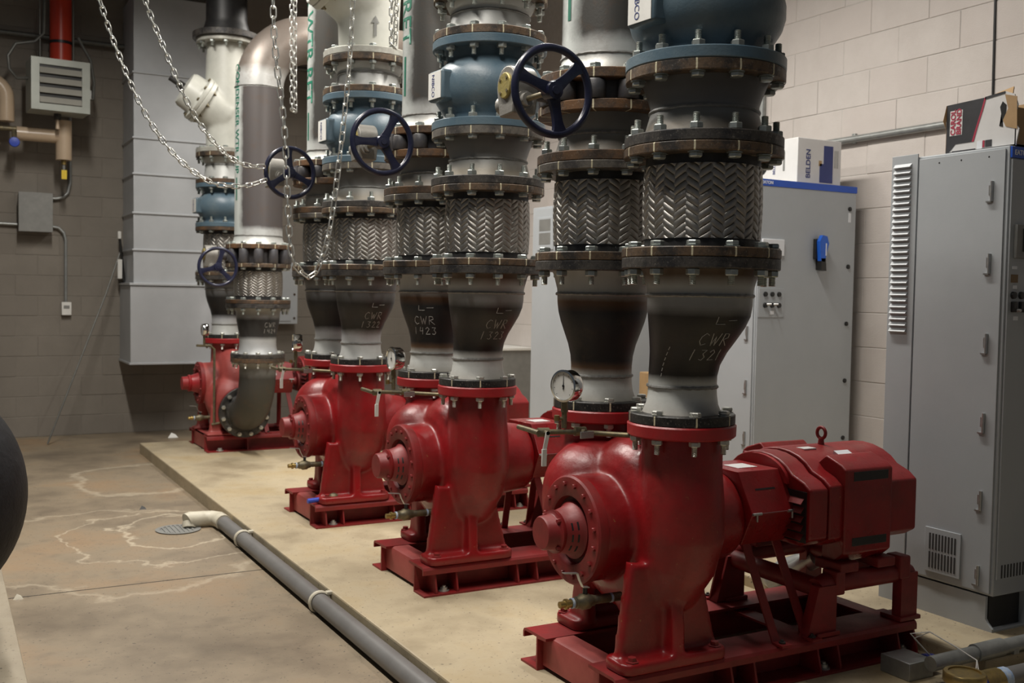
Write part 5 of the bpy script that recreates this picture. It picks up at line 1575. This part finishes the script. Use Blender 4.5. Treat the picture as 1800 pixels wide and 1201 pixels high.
# conduits, junction box and meter near the bottom right corner
t = thing('floor_conduit', 'silver conduit lying on the slab in front of the tall cabinet', 'conduit', (.86, -.30, .085))
MB().tube([(-.02, .0, -.012), (.10, -.002, -.01), (2.0, -.02, .0)], .026, 14).build('pipe', M['conduit'], t)
MB().cyl((.20, -.003, -.008), (.34, -.005, -.006), .031, n=14).build('coupling', M['conduit'], t)
MB().bbox(.38, .41, -.03, .02, -.035, -.01, .004).build('strap', M['conduit'], t)
t = thing('floor_conduit', 'second dark conduit low in the bottom right corner', 'conduit', (.92, -.43, .035))
MB().tube([(.05, 0, 0), (2.0, -.06, 0)], .034, 14).build('pipe', M['pvc'], t)
MB().cyl((.0, .0, 0), (.09, 0, 0), .040, n=14).build('brass_union', M['brass'], t)
MB().cyl((.09, 0, 0), (.13, 0, 0), .037, n=14).build('tape_band', M['teflon'], t)
t = thing('junction_box', 'small galvanized junction box on the pad beside the motor base', 'junction box', (.87, -.20, 0))
MB().bbox(-.07, .05, -.05, .075, 0, .062, .003).build('box', M['conduit'], t)
MB().at((.05, -.01, .034), 'x').lathe([(0, 0), (.032, 0), (.03, .03), (.025, .05), (0, .05)], 14).build('blue_fitting', M['meterblue'], t)
for k, off in enumerate((0, .02)):
    MB().tube([(.07, -.02, .06), (.02-off, .01, .12+off), (.05, -.03, .15), (.10, -.10, .11), (.10, -.18, .09), (.06-off, -.22, .06), (.03, -.24, .02)], .0022, 6).build('wire', M['wire'], t)
t = thing('water_meter', 'brass topped blue water meter cut by the bottom edge', 'meter', (.79, -.47, .0))
MB().lathe([(0, 0), (.06, 0), (.065, .04), (.055, .075), (0, .075)], 28).build('meter_body', M['meterblue'], t)
MB().lathe([(0, .075), (.062, .075), (.066, .08), (.066, .105), (.062, .110), (.050, .111), (.050, .106), (0, .106)], 32).build('brass_ring', M['brass'], t)
MB().cyl((.05, .02, .035), (.15, .04, .035), .035, n=14).build('outlet', M['meterblue'], t)
# ball valve handle wrapped in blue lying on the third base
t = thing('valve_handle', 'blue handled ball valve on the base of the third pump', 'valve', (-.21, 2*S-.02, .128))
MB().tube([(-.10, -.01, .020), (.02, 0, .024)], .013, 10).build('blue_sleeve', M['blueclamp'], t)
MB().sph((.05, .0, .027), .03, .026, .026, 12, 8).build('valve_body', M['brassold'], t)
# grey flexible conduit curving to the cabinet
o = MB().tube([(1.02, .40, .25), (1.0, .62, .10), (1.08, .74, .08), (1.25, .82, .09), (1.38, .80, .12), (1.5, .6, .15)], .035, 14).build('flexible_conduit', M['conduit'])
tag(o, 'thick grey flexible conduit curving behind the nearest motor stand', 'conduit')

# ------------------------------------------------------------------ chains
def link_mesh(L, W, r):
    mb = MB()
    pts = []
    n = 6
    for k in range(n+1):
        a = math.radians(-90+180*k/n)
        pts.append((W*math.sin(a)*0+(L/2-W)+W*math.cos(a), W*math.sin(a), 0))
    for k in range(n+1):
        a = math.radians(90+180*k/n)
        pts.append((-(L/2-W)+W*math.cos(a), W*math.sin(a), 0))
    mb.tube(pts, r, 6, closed=True)
    return mb.mesh('chain_link', M['chain'], 60)
M['chain'] = pm('zinc_chain', (.66, .66, .62), (.5, .5, .47), 80, .3, .75)
def catmull(P, n=14):
    P = [Vector(p) for p in P]
    P = [P[0]*2-P[1]]+P+[P[-1]*2-P[-2]]
    out = []
    for i in range(1, len(P)-2):
        for k in range(n):
            t = k/n
            a, b, c, d = P[i-1:i+3]
            out.append(.5*((2*b)+(c-a)*t+(2*a-5*b+4*c-d)*t*t+(3*b-a-3*c+d)*t*t*t))
    out.append(P[-2])
    return out
def chain(path, pitch, label, lm, group='hanging zinc chains'):
    P = catmull(path)
    t = thing('hanging_chain', label, 'chain', P[0], group)
    base = Vector(P[0])
    d = 0; i = 0; k = 0
    acc = [0]
    for a, b in zip(P, P[1:]): acc.append(acc[-1]+(b-a).length)
    n = int(acc[-1]/pitch)
    def at(s):
        for j in range(len(P)-1):
            if acc[j+1] >= s:
                q = (s-acc[j])/max(1e-9, acc[j+1]-acc[j])
                return P[j].lerp(P[j+1], q)
        return P[-1]
    for k in range(n):
        a = at(k*pitch); b = at((k+1)*pitch)
        q = (b-a).to_track_quat('X', 'Z')
        o = ob('chain_link', lm, t, (a+b)/2-base)
        o.rotation_mode = 'QUATERNION'
        from mathutils import Quaternion
        o.rotation_quaternion = q @ Quaternion((1, 0, 0), PI/2*(k % 2)+random.uniform(-.25, .25)+.5)
    return t
LK = link_mesh(.050, .0115, .0036)
LK2 = link_mesh(.058, .0125, .0036)
chain([(-1.46, 3.0, 3.25), (-1.346, 3.0, 2.727), (-1.17, 3.0, 2.267), (-1.0, 3.0, 2.007), (-.826, 3.0, 1.872), (-.706, 3.0, 1.844), (-.585, 3.0, 1.858), (-.476, 3.0, 1.90)], .038, 'lower of two slack chains sagging across the silver duct', LK)
chain([(-1.28, 3.0, 3.25), (-1.129, 3.0, 2.76), (-1.03, 3.0, 2.514), (-.886, 3.0, 2.209), (-.737, 3.0, 2.029), (-.616, 3.0, 1.963), (-.48, 3.0, 1.963)], .038, 'upper of two slack chains sagging across the silver duct', LK)
chain([(-.70, 2.2, 3.2), (-.696, 2.2, 2.635), (-.681, 2.2, 2.377), (-.638, 2.2, 2.039), (-.606, 2.2, 1.508), (-.56, 2.2, 1.39), (-.508, 2.2, 1.355), (-.47, 2.2, 1.40), (-.411, 2.2, 1.598), (-.358, 2.2, 2.01), (-.319, 2.2, 2.422), (-.308, 2.2, 2.694), (-.305, 2.2, 3.2)], .046, 'long chain loop hanging down to the third pump flanges', LK2)
chain([(.09, 4.5, 3.55), (.095, 4.5, 2.9), (.10, 4.5, 2.58), (.112, 4.5, 2.535), (.125, 4.5, 2.58), (.12, 4.5, 2.9), (.115, 4.5, 3.55)], .040, 'short doubled chain hanging before the brown top elbow', LK)
chain([(-.045, 2.36, 3.2), (-.04, 2.36, 2.7), (-.038, 2.36, 2.56), (-.03, 2.36, 2.53), (-.02, 2.36, 2.56), (-.015, 2.36, 2.7), (-.01, 2.36, 3.2)], .036, 'short doubled chain hanging right of the third pump strainer', LK)
